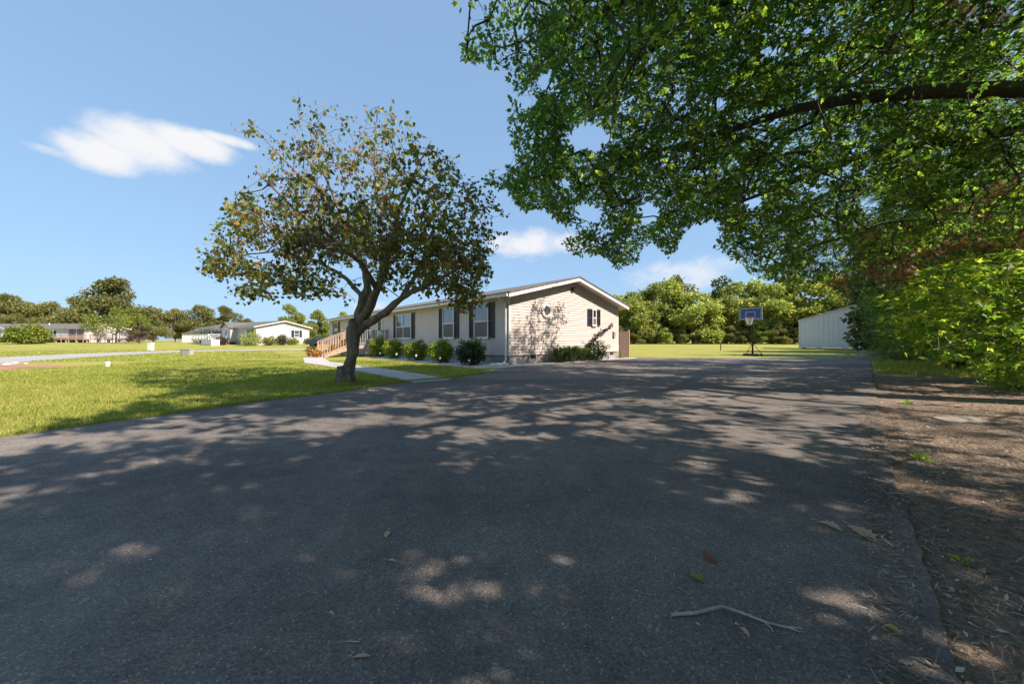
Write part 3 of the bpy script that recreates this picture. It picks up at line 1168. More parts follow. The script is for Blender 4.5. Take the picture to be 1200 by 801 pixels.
def build_neighbours():
    # home across the road with the lit gable and white steps
    cx, cy = (300 - 600) / F * 56, 56.0
    gd = Vector((4.5, 7.0)).normalized()
    rz = math.atan2(gd.y, gd.x)
    z0 = float(ground_h(cx, cy)) * .8
    o, fr, ga = home('manufactured_home', (cx, cy, z0), rz, 'pale grey home with white stairs and a gabled entry across the road', 25, 8.2,
                     (MT['siding_grey'], MT['trim'], MT['soffit'], MT['concrete']), skirt=.62, eave=3.0, pitch=.24, step=.2)
    window(o, ga, 6.1, .85, 1.35, 2.55, 1, .4, MT['blue_shutter'])
    for u in (2.0, 14.6, 16.4, 18.3, 22.6):
        window(o, fr, u, 1.1, 1.3, 2.6, 1, .4, MT['blue_shutter'])
    # gabled entry bay
    bay = MB()
    y0, y1 = 7.2, 10.6
    for q in lap(bay, lambda z: (y0, y1) if z < 3.0 else (y0 + (z - 3) / .5, y1 - (z - 3) / .5), .62, 3.85, .2):
        bay.poly([(-d - .9, u, z) for u, d, z in q][::-1])
    bay.box(-.9, 0, y0 + .01, y1 - .01, .62, 2.98)
    bw = bay.build('entry_bay', MT['siding_grey'], o)
    for s in (0, 1):
        ya, yb = (y0 - .3, (y0 + y1) / 2) if s == 0 else (y1 + .3, (y0 + y1) / 2)
        MB().poly([(-1.25, ya, 2.9), (-1.25, yb, 3.92), (3.2, yb, 3.92), (.2, ya, 2.9)]).poly([(-1.25, ya, 2.8), (-1.25, yb, 3.8), (-1.25, yb, 3.92), (-1.25, ya, 2.9)]).build('roof', MT['shingle'], o)
    d = MB().box(-.96, -.91, 8.3, 9.3, .8, 2.85).build('door', MT['trim'], o)
    MB().box(-.975, -.962, 8.55, 9.05, 1.7, 2.6).build('pane', MT['glass'], d)
    # white porch and steps
    p = Vector((cx, cy, z0))
    w = thing('white_porch', p, 'white railed porch with broad white steps on the pale grey home', 'porch', rz)
    deck_simple(w, -3.2, -.93, 9.4, 16.2, .95, MT['white_box'])
    for i in range(5):
        MB().box(-3.1 - .0, -1.0, 9.35 - .34 * (i + 1), 9.35 - .34 * i, 0, .78 - .16 * i).build('step', MT['white_box'], w)
    for x in (-3.15, -.98):
        MB().beam((x, 9.3, 1.8), (x, 7.6, .95), .07, .06).build('stair_rail', MT['white_box'], w)
        MB().box(x - .05, x + .05, 7.55, 7.65, 0, .98).build('newel_post', MT['white_box'], w)
    MB().box(-4.3, -3.25, 4.4, 8.6, 0, .95).build('side_panel', MT['white_box'], w)
    # low shed behind that home
    q = at(228, 405, 76)
    s = thing('garden_shed', (q.x, q.y, float(ground_h(q.x, q.y))), 'small white shed standing past the end of the pale grey home', 'shed', R(8))
    MB().box(-2.4, 2.4, 0, 2.6, 0, 1.9).build('wall', MT['white_box'], s)
    MB().prism_y([(-2.7, 1.85), (2.7, 1.85), (0, 2.7)], -.2, 2.8).build('roof', MT['shingle'], s)
    MB().box(-.6, .6, -.03, -.002, .05, 1.7).build('door', MT['trim'], s)

    # far white home with burgundy doors and a long deck: front faces the camera
    xr, Y = (101 - 600) / F * 75, 75.0
    z1 = float(ground_h(xr, Y))
    o, fr, ga = home('manufactured_home', (xr, Y, z1), R(90), 'white long home with burgundy doors behind a round green bush', 25, 8.2,
                     (MT['siding_white'], MT['trim'], MT['soffit'], MT['siding_white']), skirt=.5, eave=3.0, pitch=.24, step=.2)
    # with this turn the long wall faces away from +x; mount fittings on the side that looks at the road
    o.rotation_euler = (0, 0, R(90))
    o.location = (xr, Y, z1)
    for u in (7.6, 12.6, 21.0):
        window(o, fr, u, 1.5, 1.2, 2.5, 2, .45, MT['blue_shutter'])
    for u in (1.2, 2.9):
        d = wbox(MB(), fr, u - .7, u + .7, .003, .06, .5, 2.75).build('door', MT['burgundy'], o)
        for k in (-1, 1):
            wbox(MB(), fr, u + k * .34 - .24, u + k * .34 + .24, .06, .07, .9, 2.6).build('pane', MT['glass'], d)
    # gabled entry
    y0, y1 = 15.4, 19.8
    bay = MB()
    for q in lap(bay, lambda z: (y0, y1) if z < 3.0 else (y0 + (z - 3) / .36, y1 - (z - 3) / .36), .3, 3.8, .2):
        bay.poly([(-d - 1.2, u, z) for u, d, z in q][::-1])
    bay.box(-1.2, 0, y0 + .01, y1 - .01, .3, 2.98)
    bay.build('entry_bay', MT['siding_white'], o)
    for s in (0, 1):
        ya, yb = (y0 - .4, (y0 + y1) / 2) if s == 0 else (y1 + .4, (y0 + y1) / 2)
        MB().poly([(-1.6, ya, 2.86), (-1.6, yb, 3.86), (3.2, yb, 3.86), (.2, ya, 2.86)]).build('roof', MT['shingle'], o)
        MB().poly([(-1.61, ya, 2.68), (-1.61, yb, 3.68), (-1.61, yb, 3.86), (-1.61, ya, 2.86)]).build('fascia_board', MT['trim'], o)
    window(o, lambda u, d, z: (-1.2 - d - .02, u, z), 17.6, 1.6, 1.3, 2.4, 2, .4, MT['blue_shutter'])
    MB().box(3.0, 3.5, 19.6, 20.1, 3.5, 4.6).build('chimney', MT['wood_dark'], o)
    MB().tube([(2.6, 11.2, 3.5), (2.6, 11.2, 4.2)], .1, 8).build('vent_pipe', MT['white_box'], o)
    dk = thing('long_deck', (xr, Y, z1), 'long low deck with pale railing beside the burgundy doors', 'deck', R(90))
    deck_simple(dk, -3.0, -.1, -10.4, 3.0, .7, MT['wood_red'])
    for y in np.linspace(-10, 2.8, 7):
        MB().box(-2.9, -2.6, y - .15, y + .15, 0, .56).build('pier', MT['concrete'], dk)


build_neighbours()


# ------------------------------------------------------------------ steel shed by the back field
def build_shed():
    Y = 40.0
    x0 = (936.3 - 600) / F * Y
    o = thing('steel_shed', (x0, Y, 0), 'large pale ribbed steel shed at the edge of the back field', 'shed', R(-40))
    W, D, e, pk = 9.6, 7.0, 3.22, 4.75
    roof_z = lambda x: e + (pk - e) * (1 - abs(x - W / 2) / (W / 2))
    mb = MB()
    mb.prism_y([(.02, .16), (W - .02, .16), (W - .02, e), (W / 2, pk), (.02, e)], .02, D)
    mb.build('wall', MT['shed'], o)
    n = 24
    for i in range(n + 1):
        x = .04 + (W - .14) * i / n
        mb = MB()
        w = .05
        mb.prism_y([(x, .16), (x + w, .16), (x + w, roof_z(x + w / 2) - .03), (x, roof_z(x + w / 2) - .03)], -.004, .018)
        mb.build('rib', MT['shed'], o)
    for s in (0, 1):
        f = (lambda x: x) if s == 0 else (lambda x: W - x)
        pr = [(f(-.12), e - .04), (f(W / 2), pk), (f(W / 2), pk + .07), (f(-.12), e + .03)]
        MB().prism_y(pr if s == 0 else pr[::-1], -.12, D + .1).build('roof', MT['trim'], o)
    for x in (-.02, W - .06):
        MB().box(x, x + .08, -.03, .05, .16, e - .03).build('corner_trim', MT['white_box'], o)
    for x in (.3, W / 2, W - .6):
        MB().box(x, x + .25, .1, D - .1, .03, .158).build('skid', MT['wood_dark'], o)
    for x in (1.5, 3.6, 5.6, 7.8):
        MB().box(x, x + .4, .05, .4, 0, .158).build('block', MT['concrete'], o)


def build_hoop():
    p = gp(881.5, 417.0)
    o = thing('basketball_hoop', (p[0], p[1], 0), 'portable basketball hoop with blue board and white net at the end of the drive', 'basketball hoop', R(-46))
    # base tank
    mb = MB()
    mb.prism_z([(-.42, -.28), (.42, -.28), (.55, .1), (.46, .62), (-.46, .62), (-.55, .1)], .0, .15)
    mb.build('base', MT['dark'], o, bevel=.04)
    MB().tube([(0, .1, .14), (0, .1, 2.25), (0, -.05, 2.62)], [.05, .05, .045], 10).build('pole', MT['dark'], o, True)
    for s in (-1, 1):
        MB().tube([(0, .1, .85), (s * .42, .45, .15)], .018, 6).build('brace', MT['dark'], o)
        MB().tube([(s * .1, .05, 2.3), (s * .25, -.38, 2.5)], .022, 6).build('arm', MT['dark'], o)
        MB().tube([(s * .1, .05, 2.45), (s * .25, -.38, 2.95)], .022, 6).build('arm', MT['dark'], o)
        w = MB()
        w.lathe([(.0, -.03), (.09, -.03), (.09, .03), (0, .03)], 12)
        b = w.build('wheel', MT['tyre'], o)
        b.rotation_euler = (0, R(90), 0)
        b.location = (s * .36, -.3, .09)
    bd = MB().box(-.60, .60, -.45, -.42, 2.36, 3.08).build('backboard', MT['board'], o)
    f = MB()
    for a in ((-.63, -.60, 2.33, 3.11), (.60, .63, 2.33, 3.11), (-.60, .60, 2.33, 2.36), (-.60, .60, 3.08, 3.11)):
        f.box(a[0], a[1], -.47, -.41, a[2], a[3])
    f.build('frame', MT['grey_box'], bd)
    t = MB()
    for a in ((-.57, -.55, 2.39, 3.05), (.55, .57, 2.39, 3.05), (-.55, .55, 2.39, 2.41), (-.55, .55, 3.03, 3.05),
              (-.26, -.235, 2.48, 2.84), (.235, .26, 2.48, 2.84), (-.235, .235, 2.815, 2.84)):
        t.box(a[0], a[1], -.4535, -.4505, a[2], a[3])
    t.build('painted_square', MT['white_line'], bd)
    rim = [(math.cos(a) * .23, -.72 + math.sin(a) * .23, 2.44) for a in np.linspace(0, 2 * math.pi, 25)]
    rm = MB().tube(rim, .012, 6, False).build('rim', MT['orange'], o, True)
    MB().box(-.09, .09, -.52, -.455, 2.38, 2.46).build('bracket', MT['orange'], rm)
    nt = MB()
    for k in range(12):
        for dr in (-1, 1):
            pts = []
            for j in range(6):
                a = 2 * math.pi * (k + dr * j * .5) / 12
                r = .225 - .1 * (j / 5) ** .8
                pts.append((math.cos(a) * r, -.72 + math.sin(a) * r, 2.43 - j * .085))
            nt.tube(pts, .008, 4, False)
    nt.build('net', MT['net'], rm)


build_shed()
build_hoop()


# ------------------------------------------------------------------ small fixtures
def build_fixtures():
    # old board fence at the far corner of the home
    p = hp(8.14, -.02)
    o = thing('board_fence', (p[0], p[1], 0), 'short run of dark weathered fence boards at the far corner of the cream home', 'fence', H_ROT)
    for i in range(6):
        MB().box(.03 + i * .16, .03 + i * .16 + .145, -.02, .005, .05, 1.55 + random.uniform(-.03, .03)).build('board', MT['wood_dark'], o)
    for z in (.4, 1.25):
        MB().box(.03, 1.0, .007, .05, z, z + .09).build('rail', MT['wood_dark'], o)
    MB().box(1.0, 1.09, -.05, .05, 0, 1.62).build('post', MT['wood_tan'], o)
    # solar path lights along the gravel bed
    for i, s in enumerate((.35, 2.5, 4.7, 6.9, 9.1, 11.2)):
        p = hp(-1.72, s)
        where = ['by the splash block corner of the gravel bed', 'between the dark bush and its neighbour', 'in front of the second yellow green bush',
                 'in front of the third yellow green bush', 'before the bush under the double window', 'by the little wooden stool'][i]
        o = thing('path_light', (p[0], p[1], .02), 'small stake path light ' + where, 'path light', 0, 'stake lights along the gravel bed')
        MB().tube([(0, 0, 0), (0, 0, .2)], .012, 6).build('stake', MT['dark'], o)
        MB().lathe([(.0, .2), (.035, .2), (.045, .29), (.0, .29)], 10).build('lamp_glass', MT['white_box'], o)
        MB().lathe([(.0, .335), (.04, .32), (.062, .292), (0, .292)], 10).build('cap', MT['dark' if i < 2 else 'white_box'], o)
    # wooden stool by the porch
    p = hp(-1.35, 11.55)
    o = thing('wooden_stool', (p[0], p[1], .02), 'little tan wooden stool beside the porch deck', 'stool', H_ROT)
    MB().box(-.24, .24, -.32, .32, .42, .47).build('seat', MT['wood_tan'], o, bevel=.01)
    for x in (-.18, .18):
        for y in (-.26, .26):
            MB().box(x - .035, x + .035, y - .035, y + .035, 0, .42).build('leg', MT['wood_tan'], o)
        MB().box(x - .02, x + .02, -.22, .22, .14, .2).build('stretcher', MT['wood_tan'], o)
    # potted mums on and beside the stairs
    for i, (l, s, z, w) in enumerate(((-4.25, 11.85, 0, 'on the ground left of the bottom porch step'), (-3.3, 12.35, .28, 'on a lower porch step'),
                                      (-2.62, 12.4, .6, 'on the top porch step'), (-4.3, 13.4, 0, 'beyond the stair newel post'))):
        p = hp(l, s)
        o = thing('potted_mum', (p[0], p[1], z), 'orange flowering potted mum ' + w, 'flower pot', 0, 'mums round the porch stairs')
        MB().lathe([(0, 0), (.10, 0), (.14, .2), (.155, .2), (.155, .23), (.12, .23), (0, .21)], 14).build('pot', MT['terracotta'], o)
        n = 260
        d = rand_dir(n)
        d[:, 2] = np.abs(d[:, 2])
        P = d * .23 * rng.uniform(.75, 1, (n, 1)) + [0, 0, .25]
        V, T = leaves('wide', P, d + rng.normal(size=(n, 3)) * .8, d, np.full(n, .07))
        np_obj('blooms', V, T, MT['mum'], o)
        P = d * .17 + [0, 0, .24]
        V, T = leaves('wide', P, d + rng.normal(size=(n, 3)) * .5, d, np.full(n, .08))
        np_obj('foliage', V, T, MT['shrub'], o)
    # utility boxes on the lawn
    x, y = gp(176.5, 410.5)
    o = thing('utility_pedestal', (x, y, 0), 'white square utility pedestal on the grass beside the road', 'utility box')
    MB().box(-.2, .2, -.16, .16, 0, .70).build('housing', MT['white_box'], o, bevel=.02)
    MB().box(-.22, .22, -.18, .18, .705, .76).build('lid', MT['white_box'], o, bevel=.02)
    x, y = gp(219, 416.2)
    o = thing('transformer_box', (x, y, 0), 'low grey utility box with a dark post at its side', 'utility box')
    MB().box(-.26, .34, -.15, .15, 0, .38).build('housing', MT['grey_box'], o, bevel=.02)
    MB().box(-.28, .36, -.17, .17, .385, .42).build('lid', MT['grey_box'], o, bevel=.015)
    MB().box(-.38, -.29, -.05, .05, 0, .42).build('post', MT['dark'], o)
    x, y = gp(126, 429.5)
    o = thing('cleanout_pipe', (x, y, 0), 'short white pipe with a cap standing alone in the lawn', 'pipe')
    MB().tube([(0, 0, 0), (0, 0, .15)], .065, 12).build('pipe', MT['white_box'], o)
    MB().lathe([(0, .2), (.05, .2), (.085, .18), (.085, .145), (0, .145)], 12).build('cap', MT['white_box'], o)
    x, y = gp(364, 417.5)
    o = thing('meter_cover', (x, y, 0), 'flat white meter cover in the grass near the porch', 'cover')
    MB().lathe([(0, .05), (.17, .045), (.22, .0)], 16).build('lid', MT['white_box'], o)
    MB().box(-.04, .04, -.015, .015, .048, .06).build('handle', MT['grey_box'], o)
    # pale stones by the bare soil
    for i, (px, py, r, w) in enumerate(((8, 427.5, .15, 'largest, with a broken top'), (18, 425.8, .12, 'medium, leaning on the larger one'), (30, 426.2, .09, 'smallest, at the edge of the red soil'))):
        x, y = gp(px, py)
        mb = MB()
        prof = [(0, r * .55), (r * .5, r * .5), (r * .9, r * .28), (r, 0)]
        mb.lathe(prof, 9)
        mb.v = [(a * (1 + random.uniform(-.2, .2)), b * (1 + random.uniform(-.2, .2)), c * (1 + random.uniform(-.15, .25))) for a, b, c in mb.v]
        o = mb.build('pale_stone', MT['concrete'])
        o.location = (x, y, 0)
        tag(o, 'pale road stone, ' + w, 'stone', 'stones by the road')
    # black yard post with a bird-like top in the back field
    x, y = gp(844.5, 410.5)
    o = thing('yard_hydrant', (x, y, 0), 'small black yard hydrant standing in the back field', 'hydrant')
    MB().tube([(0, 0, 0), (0, 0, .78)], .04, 8).build('pipe', MT['dark'], o)
    MB().tube([(0, 0, .74), (-.14, 0, .78), (-.22, 0, .7)], [.07, .06, .045], 8).build('spout', MT['dark'], o)
    MB().beam((-.05, 0, .84), (.16, 0, .9), .05, .04).build('handle', MT['dark'], o)
    # dark parked car between the homes
    x, y = -27.6, 52.0
    z = float(ground_h(x, y))
    o = thing('parked_car', (x, y, z), 'dark navy car parked between the two homes', 'car', R(15))
    body = MB().prism_y([(-2.2, .35), (2.2, .35), (2.25, .7), (2.0, .92), (1.2, .98), (.6, 1.38), (-.9, 1.4), (-1.6, 1.0), (-2.2, .9)], -.88, .88)
    body.build('body', MT['car'], o, bevel=.06)
    for s in (-.9, .88):
        MB().box(-.95, .75, s, s + .02, 1.0, 1.3).build('side_window', MT['glass'], o)
    for wx in (-1.4, 1.4):
        for s in (-.9, .7):
            w = MB()
            w.tube([(wx, s, .33), (wx, s + .2, .33)], .33, 16)
            w.build('wheel', MT['tyre'], o)


build_fixtures()


# ================================================================== VEGETATION
LIT = [(-900, 400), (-900, 620), (-300, 590), (0, 537), (120, 526), (235, 511), (150, 503), (40, 502), (90, 478), (190, 456), (190, 446), (330, 437), (480, 428), (560, 428), (560, 400)]
GAP1 = [(120, 508), (250, 492), (400, 478), (560, 462), (720, 468), (870, 478), (850, 500), (700, 508), (600, 522), (480, 516), (250, 520)]
GAP2 = [(760, 455), (1030, 452), (1040, 500), (900, 486)]
GAP3 = [(640, 428), (1015, 420), (1015, 432), (800, 440), (640, 442)]


def shaded_ok(P):
    """keep the crowns off the places the sun reaches: where would this clump's shadow fall?"""
    h = P[:, 2]
    gx = P[:, 0] - SUN_H.x * COT * h
    gy = P[:, 1] - SUN_H.y * COT * h
    u = rng.uniform(size=len(P))
    gyc = np.maximum(gy, .3)
    px, py = 600 + F * gx / gyc, HOR + F * CH / gyc
    keep = ~((in_poly(px, py, LIT) & (gy > .3)) & (u < .97))
    keep &= ~(in_poly(px, py, GAP1) & (u < .12))
    keep &= ~(in_poly(px, py, GAP2) & (u < .2))
    keep &= ~(in_poly(px, py, GAP3) & (u < .25))
    keep &= ~((gx < -7.0) & (u < .97))
    keep &= ~((gy > 20.5) & (u < .8))
    # the lit gable wall
    sd = np.array([SUN_H.x, SUN_H.y])
    n = np.array([-WD.x, -WD.y])
    rel = P[:, :2] - np.array([C0.x, C0.y])
    t = (rel @ n) / (sd @ n)
    hit = rel - t[:, None] * sd
    along = hit @ np.array([GD.x, GD.y])
    hz = P[:, 2] - t / COT
    on = (t > 0) & (along > -.5) & (along < 8.6) & (hz > .2) & (hz < 4.2)
    pr = np.where(along > 3.6, .97, np.where(hz > 2.6, .85, .45))
    pr = np.where(along < .9, .1, pr)
    keep &= ~(on & (u < pr))
    return keep


def fleck_spots():
    out = []
    for poly, n, r0, r1 in ((GAP1, 85, .07, .22), (GAP2, 34, .1, .34), (GAP3, 34, .2, .5)):
        k = 0
        while k < n:
            xs = [p[0] for p in poly]
            ys = [p[1] for p in poly]
            x, y = random.uniform(min(xs), max(xs)), random.uniform(min(ys), max(ys))
            if in_poly(np.array([x]), np.array([y]), poly)[0]:
                g = gp(x, y)
                out.append((g[0], g[1], random.uniform(r0, r1), 1.0))
                k += 1
    for x, y, r in ((577, 750, .05), (650, 728, .06), (960, 702, .13), (1010, 712, .09), (330, 755, .05), (818, 548, .12), (118, 582, .12), (160, 780, .06), (980, 600, .13),
                    (880, 560, .1), (1060, 575, .2), (1110, 580, .2), (820, 600, .06), (720, 560, .07), (1090, 660, .1), (230, 585, .1), (30, 610, .08), (1150, 600, .15), (60, 575, .1),
                    (930, 540, .14), (1000, 515, .16), (1100, 520, .2), (1170, 470, .4), (1120, 452, .4), (1070, 455, .4), (1085, 540, .13), (1150, 560, .16), (1190, 620, .1), (1130, 690, .06), (1180, 520, .2), (1150, 505, .2), (1060, 500, .2), (1095, 485, .25), (1190, 690, .07), (1100, 610, .1)):
        g = gp(x, y)
        out.append((g[0], g[1], r, .82))
    for k in range(9):
        g = gp(random.uniform(20, 1060), 505 + 290 * random.random() ** 1.6)
        out.append((g[0], g[1], random.uniform(.02, .06), random.uniform(.4, .8)))
    for k in range(60):
        g = gp(random.uniform(150, 1020), random.uniform(446, 520))
        out.append((g[0], g[1], random.uniform(.05, .16), .95))
    for px, Y, r in ((1062, 17.5, 1.3), (1098, 16.0, 1.0), (1128, 14.2, .9), (1190, 13.4, .9), (1215, 11.2, .7), (1045, 15.5, .8), (1080, 13, .6)):
        out.append(((px - 600) / F * Y - SUN_H.x * COT * .5, Y - SUN_H.y * COT * .5, r, .9))
    return out


FLECKS = fleck_spots()


def fleck_ok(P):
    """gaps right through the crowns along the sun's line, where sun flecks reach the drive"""
    h = P[:, 2]
    gx = P[:, 0] - SUN_H.x * COT * h
    gy = P[:, 1] - SUN_H.y * COT * h
    keep = np.ones(len(P), bool)
    u = rng.uniform(size=len(P))
    for x, y, r, pr in FLECKS:
        keep &= ~(((((gx - x) / 1.35) ** 2 + (gy - y) ** 2) < r * r) & (u < pr))
    return keep


# ------------------------------------------------------------------ the big oak over the drive
OAK_POLY = [(400, -900), (520, -200), (535, 0), (545, 45), (542, 68), (560, 72), (585, 82), (600, 105), (592, 130), (600, 165), (604, 196), (572, 200), (566, 212),
            (584, 222), (600, 228), (612, 248), (640, 245), (660, 262), (682, 270), (656, 285), (672, 298), (710, 298), (722, 316), (745, 308), (752, 288),
            (765, 283), (785, 303), (795, 288), (800, 268), (815, 260), (838, 255), (846, 275), (836, 292), (870, 308), (884, 326), (950, 336), (985, 320),
            (1080, 290), (1300, 270), (2600, 300), (2600, -900)]
OAK_VIEW = OAK_POLY[1:-2] + [(1420, 250), (1420, -200)]
HOLES = [((690, 160), 26, 17), ((640, 95), 9, 14), ((618, 118), 12, 10), ((760, 250), 14, 12), ((690, 250), 16, 12), ((560, 20), 7, 10), ((845, 120), 9, 8), ((900, 60), 10, 8),
         ((880, 235), 14, 9), ((1020, 235), 12, 8), ((660, 215), 10, 7), ((955, 110), 7, 6)]


def in_frame(P, a, b):
    px, py = proj(P)
    return np.where((P[:, 1] > .3) & (px > -60) & (px < 1260) & (py > -80), a, b)


def view_ok(P, poly, marg=60):
    px, py = proj(P)
    inside = in_poly(px, py, poly)
    vis = (P[:, 1] > .2) & (px > -marg) & (px < 1200 + marg) & (py > -marg)
    keep = ~vis | inside
    for (cx, cy), a, b in HOLES:
        keep &= ~(vis & (((px - cx) / a) ** 2 + ((py - cy) / b) ** 2 < 1))
    return keep


def px_clusters(n, poly, z0, z1, zpow=1.0, dens=None):
    xs = [p[0] for p in poly]
    ys = [p[1] for p in poly]
    out, tot = [], 0
    while tot < n:
        px = rng.uniform(min(xs), max(xs), 4000)
        py = rng.uniform(min(ys), max(ys), 4000)
        ok = in_poly(px, py, poly)
        px, py = px[ok], py[ok]
        zz = z0 + (z1 - z0) * rng.uniform(0, 1, len(px)) ** zpow
        q = np.stack([(px - 600) / F * zz, zz, CH + (HOR - py) / F * zz], 1)
        q = q[q[:, 2] > .3]
        f = np.sin(q[:, 0] * 1.7 + 1.7 * np.sin(q[:, 1] * 1.3)) + np.sin(q[:, 1] * 1.9 + q[:, 2] * 2.2) + np.sin(q[:, 2] * 2.6 + q[:, 0])
        q = q[f > rng.uniform(-2.4, .6, len(q))]
        q = q[shaded_ok(q)]
        out.append(q)
        tot += len(q)
    return np.concatenate(out)[:n]


def oak(name, label, base, Rr, top, n, limbs, poly, nl=7, ntw=5, seed_r=.42, low=2.35, view_n=0):
    bx, by = base
    o = thing(name, (bx, by, 0), label, 'tree')
    org = np.array([bx, by, 0])
    mb = MB()
    sk = []
    for pts, rad in limbs:
        mb.tube([Vector(p) - Vector((bx, by, 0)) for p in pts], rad, 10)
        sk.append(resample(pts, .3))
    mb.build('trunk', MT['bark_dark'], o, True)
    base_n = np.concatenate(sk)
    C = []
    tot = 0
    while tot < n:
        k = 6000
        a = rng.uniform(0, 2 * np.pi, k)
        r = Rr * np.sqrt(rng.uniform(0, 1, k))
        q = (r / Rr) ** 2
        lo = low + (1 - q) * 1.3
        hi = top - (top - 4.6) * q
        z = lo + (hi - lo) * rng.uniform(0, 1, k) ** 1.25
        P = np.stack([bx + r * np.cos(a), by + r * np.sin(a), z], 1)
        # uneven clumps and gaps through the crown
        f = np.sin(P[:, 0] * 1.9 + 1.3 * np.sin(P[:, 1] * 1.1)) + np.sin(P[:, 1] * 1.7 + P[:, 2] * 1.3) + np.sin(P[:, 2] * 2.1 + P[:, 0] * .7)
        ok = f > rng.uniform(-2.2, .6, k)
        dc = np.linalg.norm(P - [0, 0, CH], axis=1)
        ok &= dc > 4.2
        ok &= view_ok(P, poly)
        ok &= shaded_ok(P)
        # crown thinned on its sunny side to let sunlight through to the maple
        ok &= ~((P[:, 0] > 11.2) & (P[:, 1] > .5) & (rng.uniform(size=k) < .93))
        P = P[ok]
        C.append(P)
        tot += len(P)
    C = np.concatenate(C)[:n]
    if view_n:
        Q = px_clusters(view_n, [(q[0], q[1]) for q in OAK_VIEW], 5.2, 10.8)
        Q = Q[view_ok(Q, poly) & ~((Q[:, 0] > 9.5) & (rng.uniform(size=len(Q)) < .72))]
        qx, qy = proj(Q)
        ly = np.interp(qx, [850, 1000, 1100, 1250], [152, 115, 107, 106])
        Q = Q[~((qx > 850) & (np.abs(qy - ly) < 17) & (Q[:, 1] < 6.9))]
        C = np.concatenate([C, Q])
    V, T = grow(base_n, C, .006, .42, .07)
    np_obj('branches', V - org, T, MT['bark_dark'], o)
    r = rng.uniform(.75, 1.3, len(C)) * seed_r
    P, Td, A, E = twigs(C, r, ntw, nl, .55, .15, .06)
    # keep single leaves inside the outline too
    ok = view_ok(P, [(x, y) for x, y in poly], 40)
    lx, ly_ = proj(P)
    lim = np.interp(lx, [850, 1000, 1100, 1250], [152, 115, 107, 106])
    ok &= ~((lx > 850) & (lx < 1260) & (np.abs(ly_ - lim) < 9) & (P[:, 1] < 6.7) & (rng.uniform(size=len(P)) < .85))
    ok &= fleck_ok(P)
    te = view_ok(E, poly, 40)
    A, E = A[te], E[te]
    ok &= np.linalg.norm(P - [0, 0, CH], axis=1) > 3.4
    P, Td = P[ok], Td[ok]
    V1 = leaves('oak', P, Td, up_normals(len(P), .75), rng.uniform(.075, .13, len(P)) * np.where(P[:, 0] > 8.5, np.minimum(in_frame(P, 1.0, 1.95), 1.15), in_frame(P, 1.0, 1.95)))  # leaves outside the frame are enlarged to deepen the shade they cast
    np_obj('crown', V1[0] - org, V1[1], MT['oak'], o)
    V2, T2 = sticks(A, E, .004, .002)
    tw = np_obj('twigs', V2 - org, T2, MT['bark_dark'], o)
    return o


def build_oaks():
    L1 = [at(1290, 110, 5.6), at(1200, 104, 5.9), at(1100, 107, 6.2), at(1000, 115, 6.5), at(930, 128, 6.8), at(870, 148, 7.0), at(790, 172, 7.5), at(700, 192, 8.2), at(640, 205, 8.8)]
    L2 = [Vector((9.35, 5.4, 6.6)), at(1120, -70, 5.6), at(960, -40, 6.0), at(840, 6, 6.5), at(760, 62, 7.1), at(700, 108, 7.8), at(640, 150, 8.5)]
    L3 = [Vector((9.4, 5.4, 7.4)), at(1000, -160, 5.2), at(850, -70, 5.6), at(744, -2, 6.0), at(690, 20, 6.4), at(620, 60, 7.0)]
    L4 = [Vector((9.45, 5.6, 4.6)), Vector((8.2, 8.0, 5.3)), Vector((6.6, 10.0, 5.0)), Vector((5.8, 10.9, 4.6))]
    L5 = [Vector((9.4, 5.3, 5.5)), Vector((7.4, 2.6, 6.8)), Vector((5.6, .4, 7.2)), Vector((4.2, -1.6, 7.0))]
    L6 = [Vector((9.5, 5.4, 6.2)), Vector((12.0, 3.0, 7.2)), Vector((14.6, 1.2, 7.6))]
    L7 = [Vector((9.5, 5.5, 5.6)), Vector((12.2, 7.8, 6.4)), Vector((15.2, 9.5, 6.6))]
    trunk = [Vector((9.55, 5.5, -.1)), Vector((9.5, 5.5, .5)), Vector((9.42, 5.45, 2.6)), Vector((9.4, 5.45, 5.0)), Vector((9.45, 5.4, 8.0)), Vector((9.6, 5.5, 11.5))]
    L1 = [Vector((9.42, 5.45, 4.7))] + L1
    oak('oak_tree', 'big spreading oak whose dark limbs and lobed leaves overhang the drive', (9.5, 5.5), 11.2, 12.5, 2600,
        [(trunk, [.52, .40, .34, .30, .2, .07]), (L1, [.17, .15, .13, .115, .10, .08, .06, .042, .028, .012]), (L2, [.15, .12, .085, .06, .045, .03, .015]),
         (L3, [.13, .10, .08, .05, .035, .015]), (L4, [.12, .08, .045, .015]), (L5, [.15, .11, .07, .03]), (L6, [.15, .1, .04]), (L7, [.14, .1, .04])], OAK_POLY, view_n=2900)
    # the next oak of the row stands behind the viewer and shades the near drive
    t2 = [Vector((4.6, -7.5, -.1)), Vector((4.6, -7.5, .6)), Vector((4.5, -7.4, 3.2)), Vector((4.5, -7.3, 7)), Vector((4.6, -7.3, 10.5))]
    l2 = [Vector((4.5, -7.4, 4)), Vector((3.2, -5, 5.6)), Vector((1.6, -2.6, 6.4))]
    l3 = [Vector((4.5, -7.4, 5)), Vector((7, -4.6, 6.4)), Vector((8.4, -2, 7))]
    oak('oak_tree', 'second oak of the row with a lighter trunk standing past the pine litter', (4.6, -7.5), 8.6, 11.5, 1900,
        [(t2, [.5, .4, .33, .22, .07]), (l2, [.15, .1, .04]), (l3, [.15, .1, .04])], OAK_POLY, 7, 5, .5, 3.2)


build_oaks()


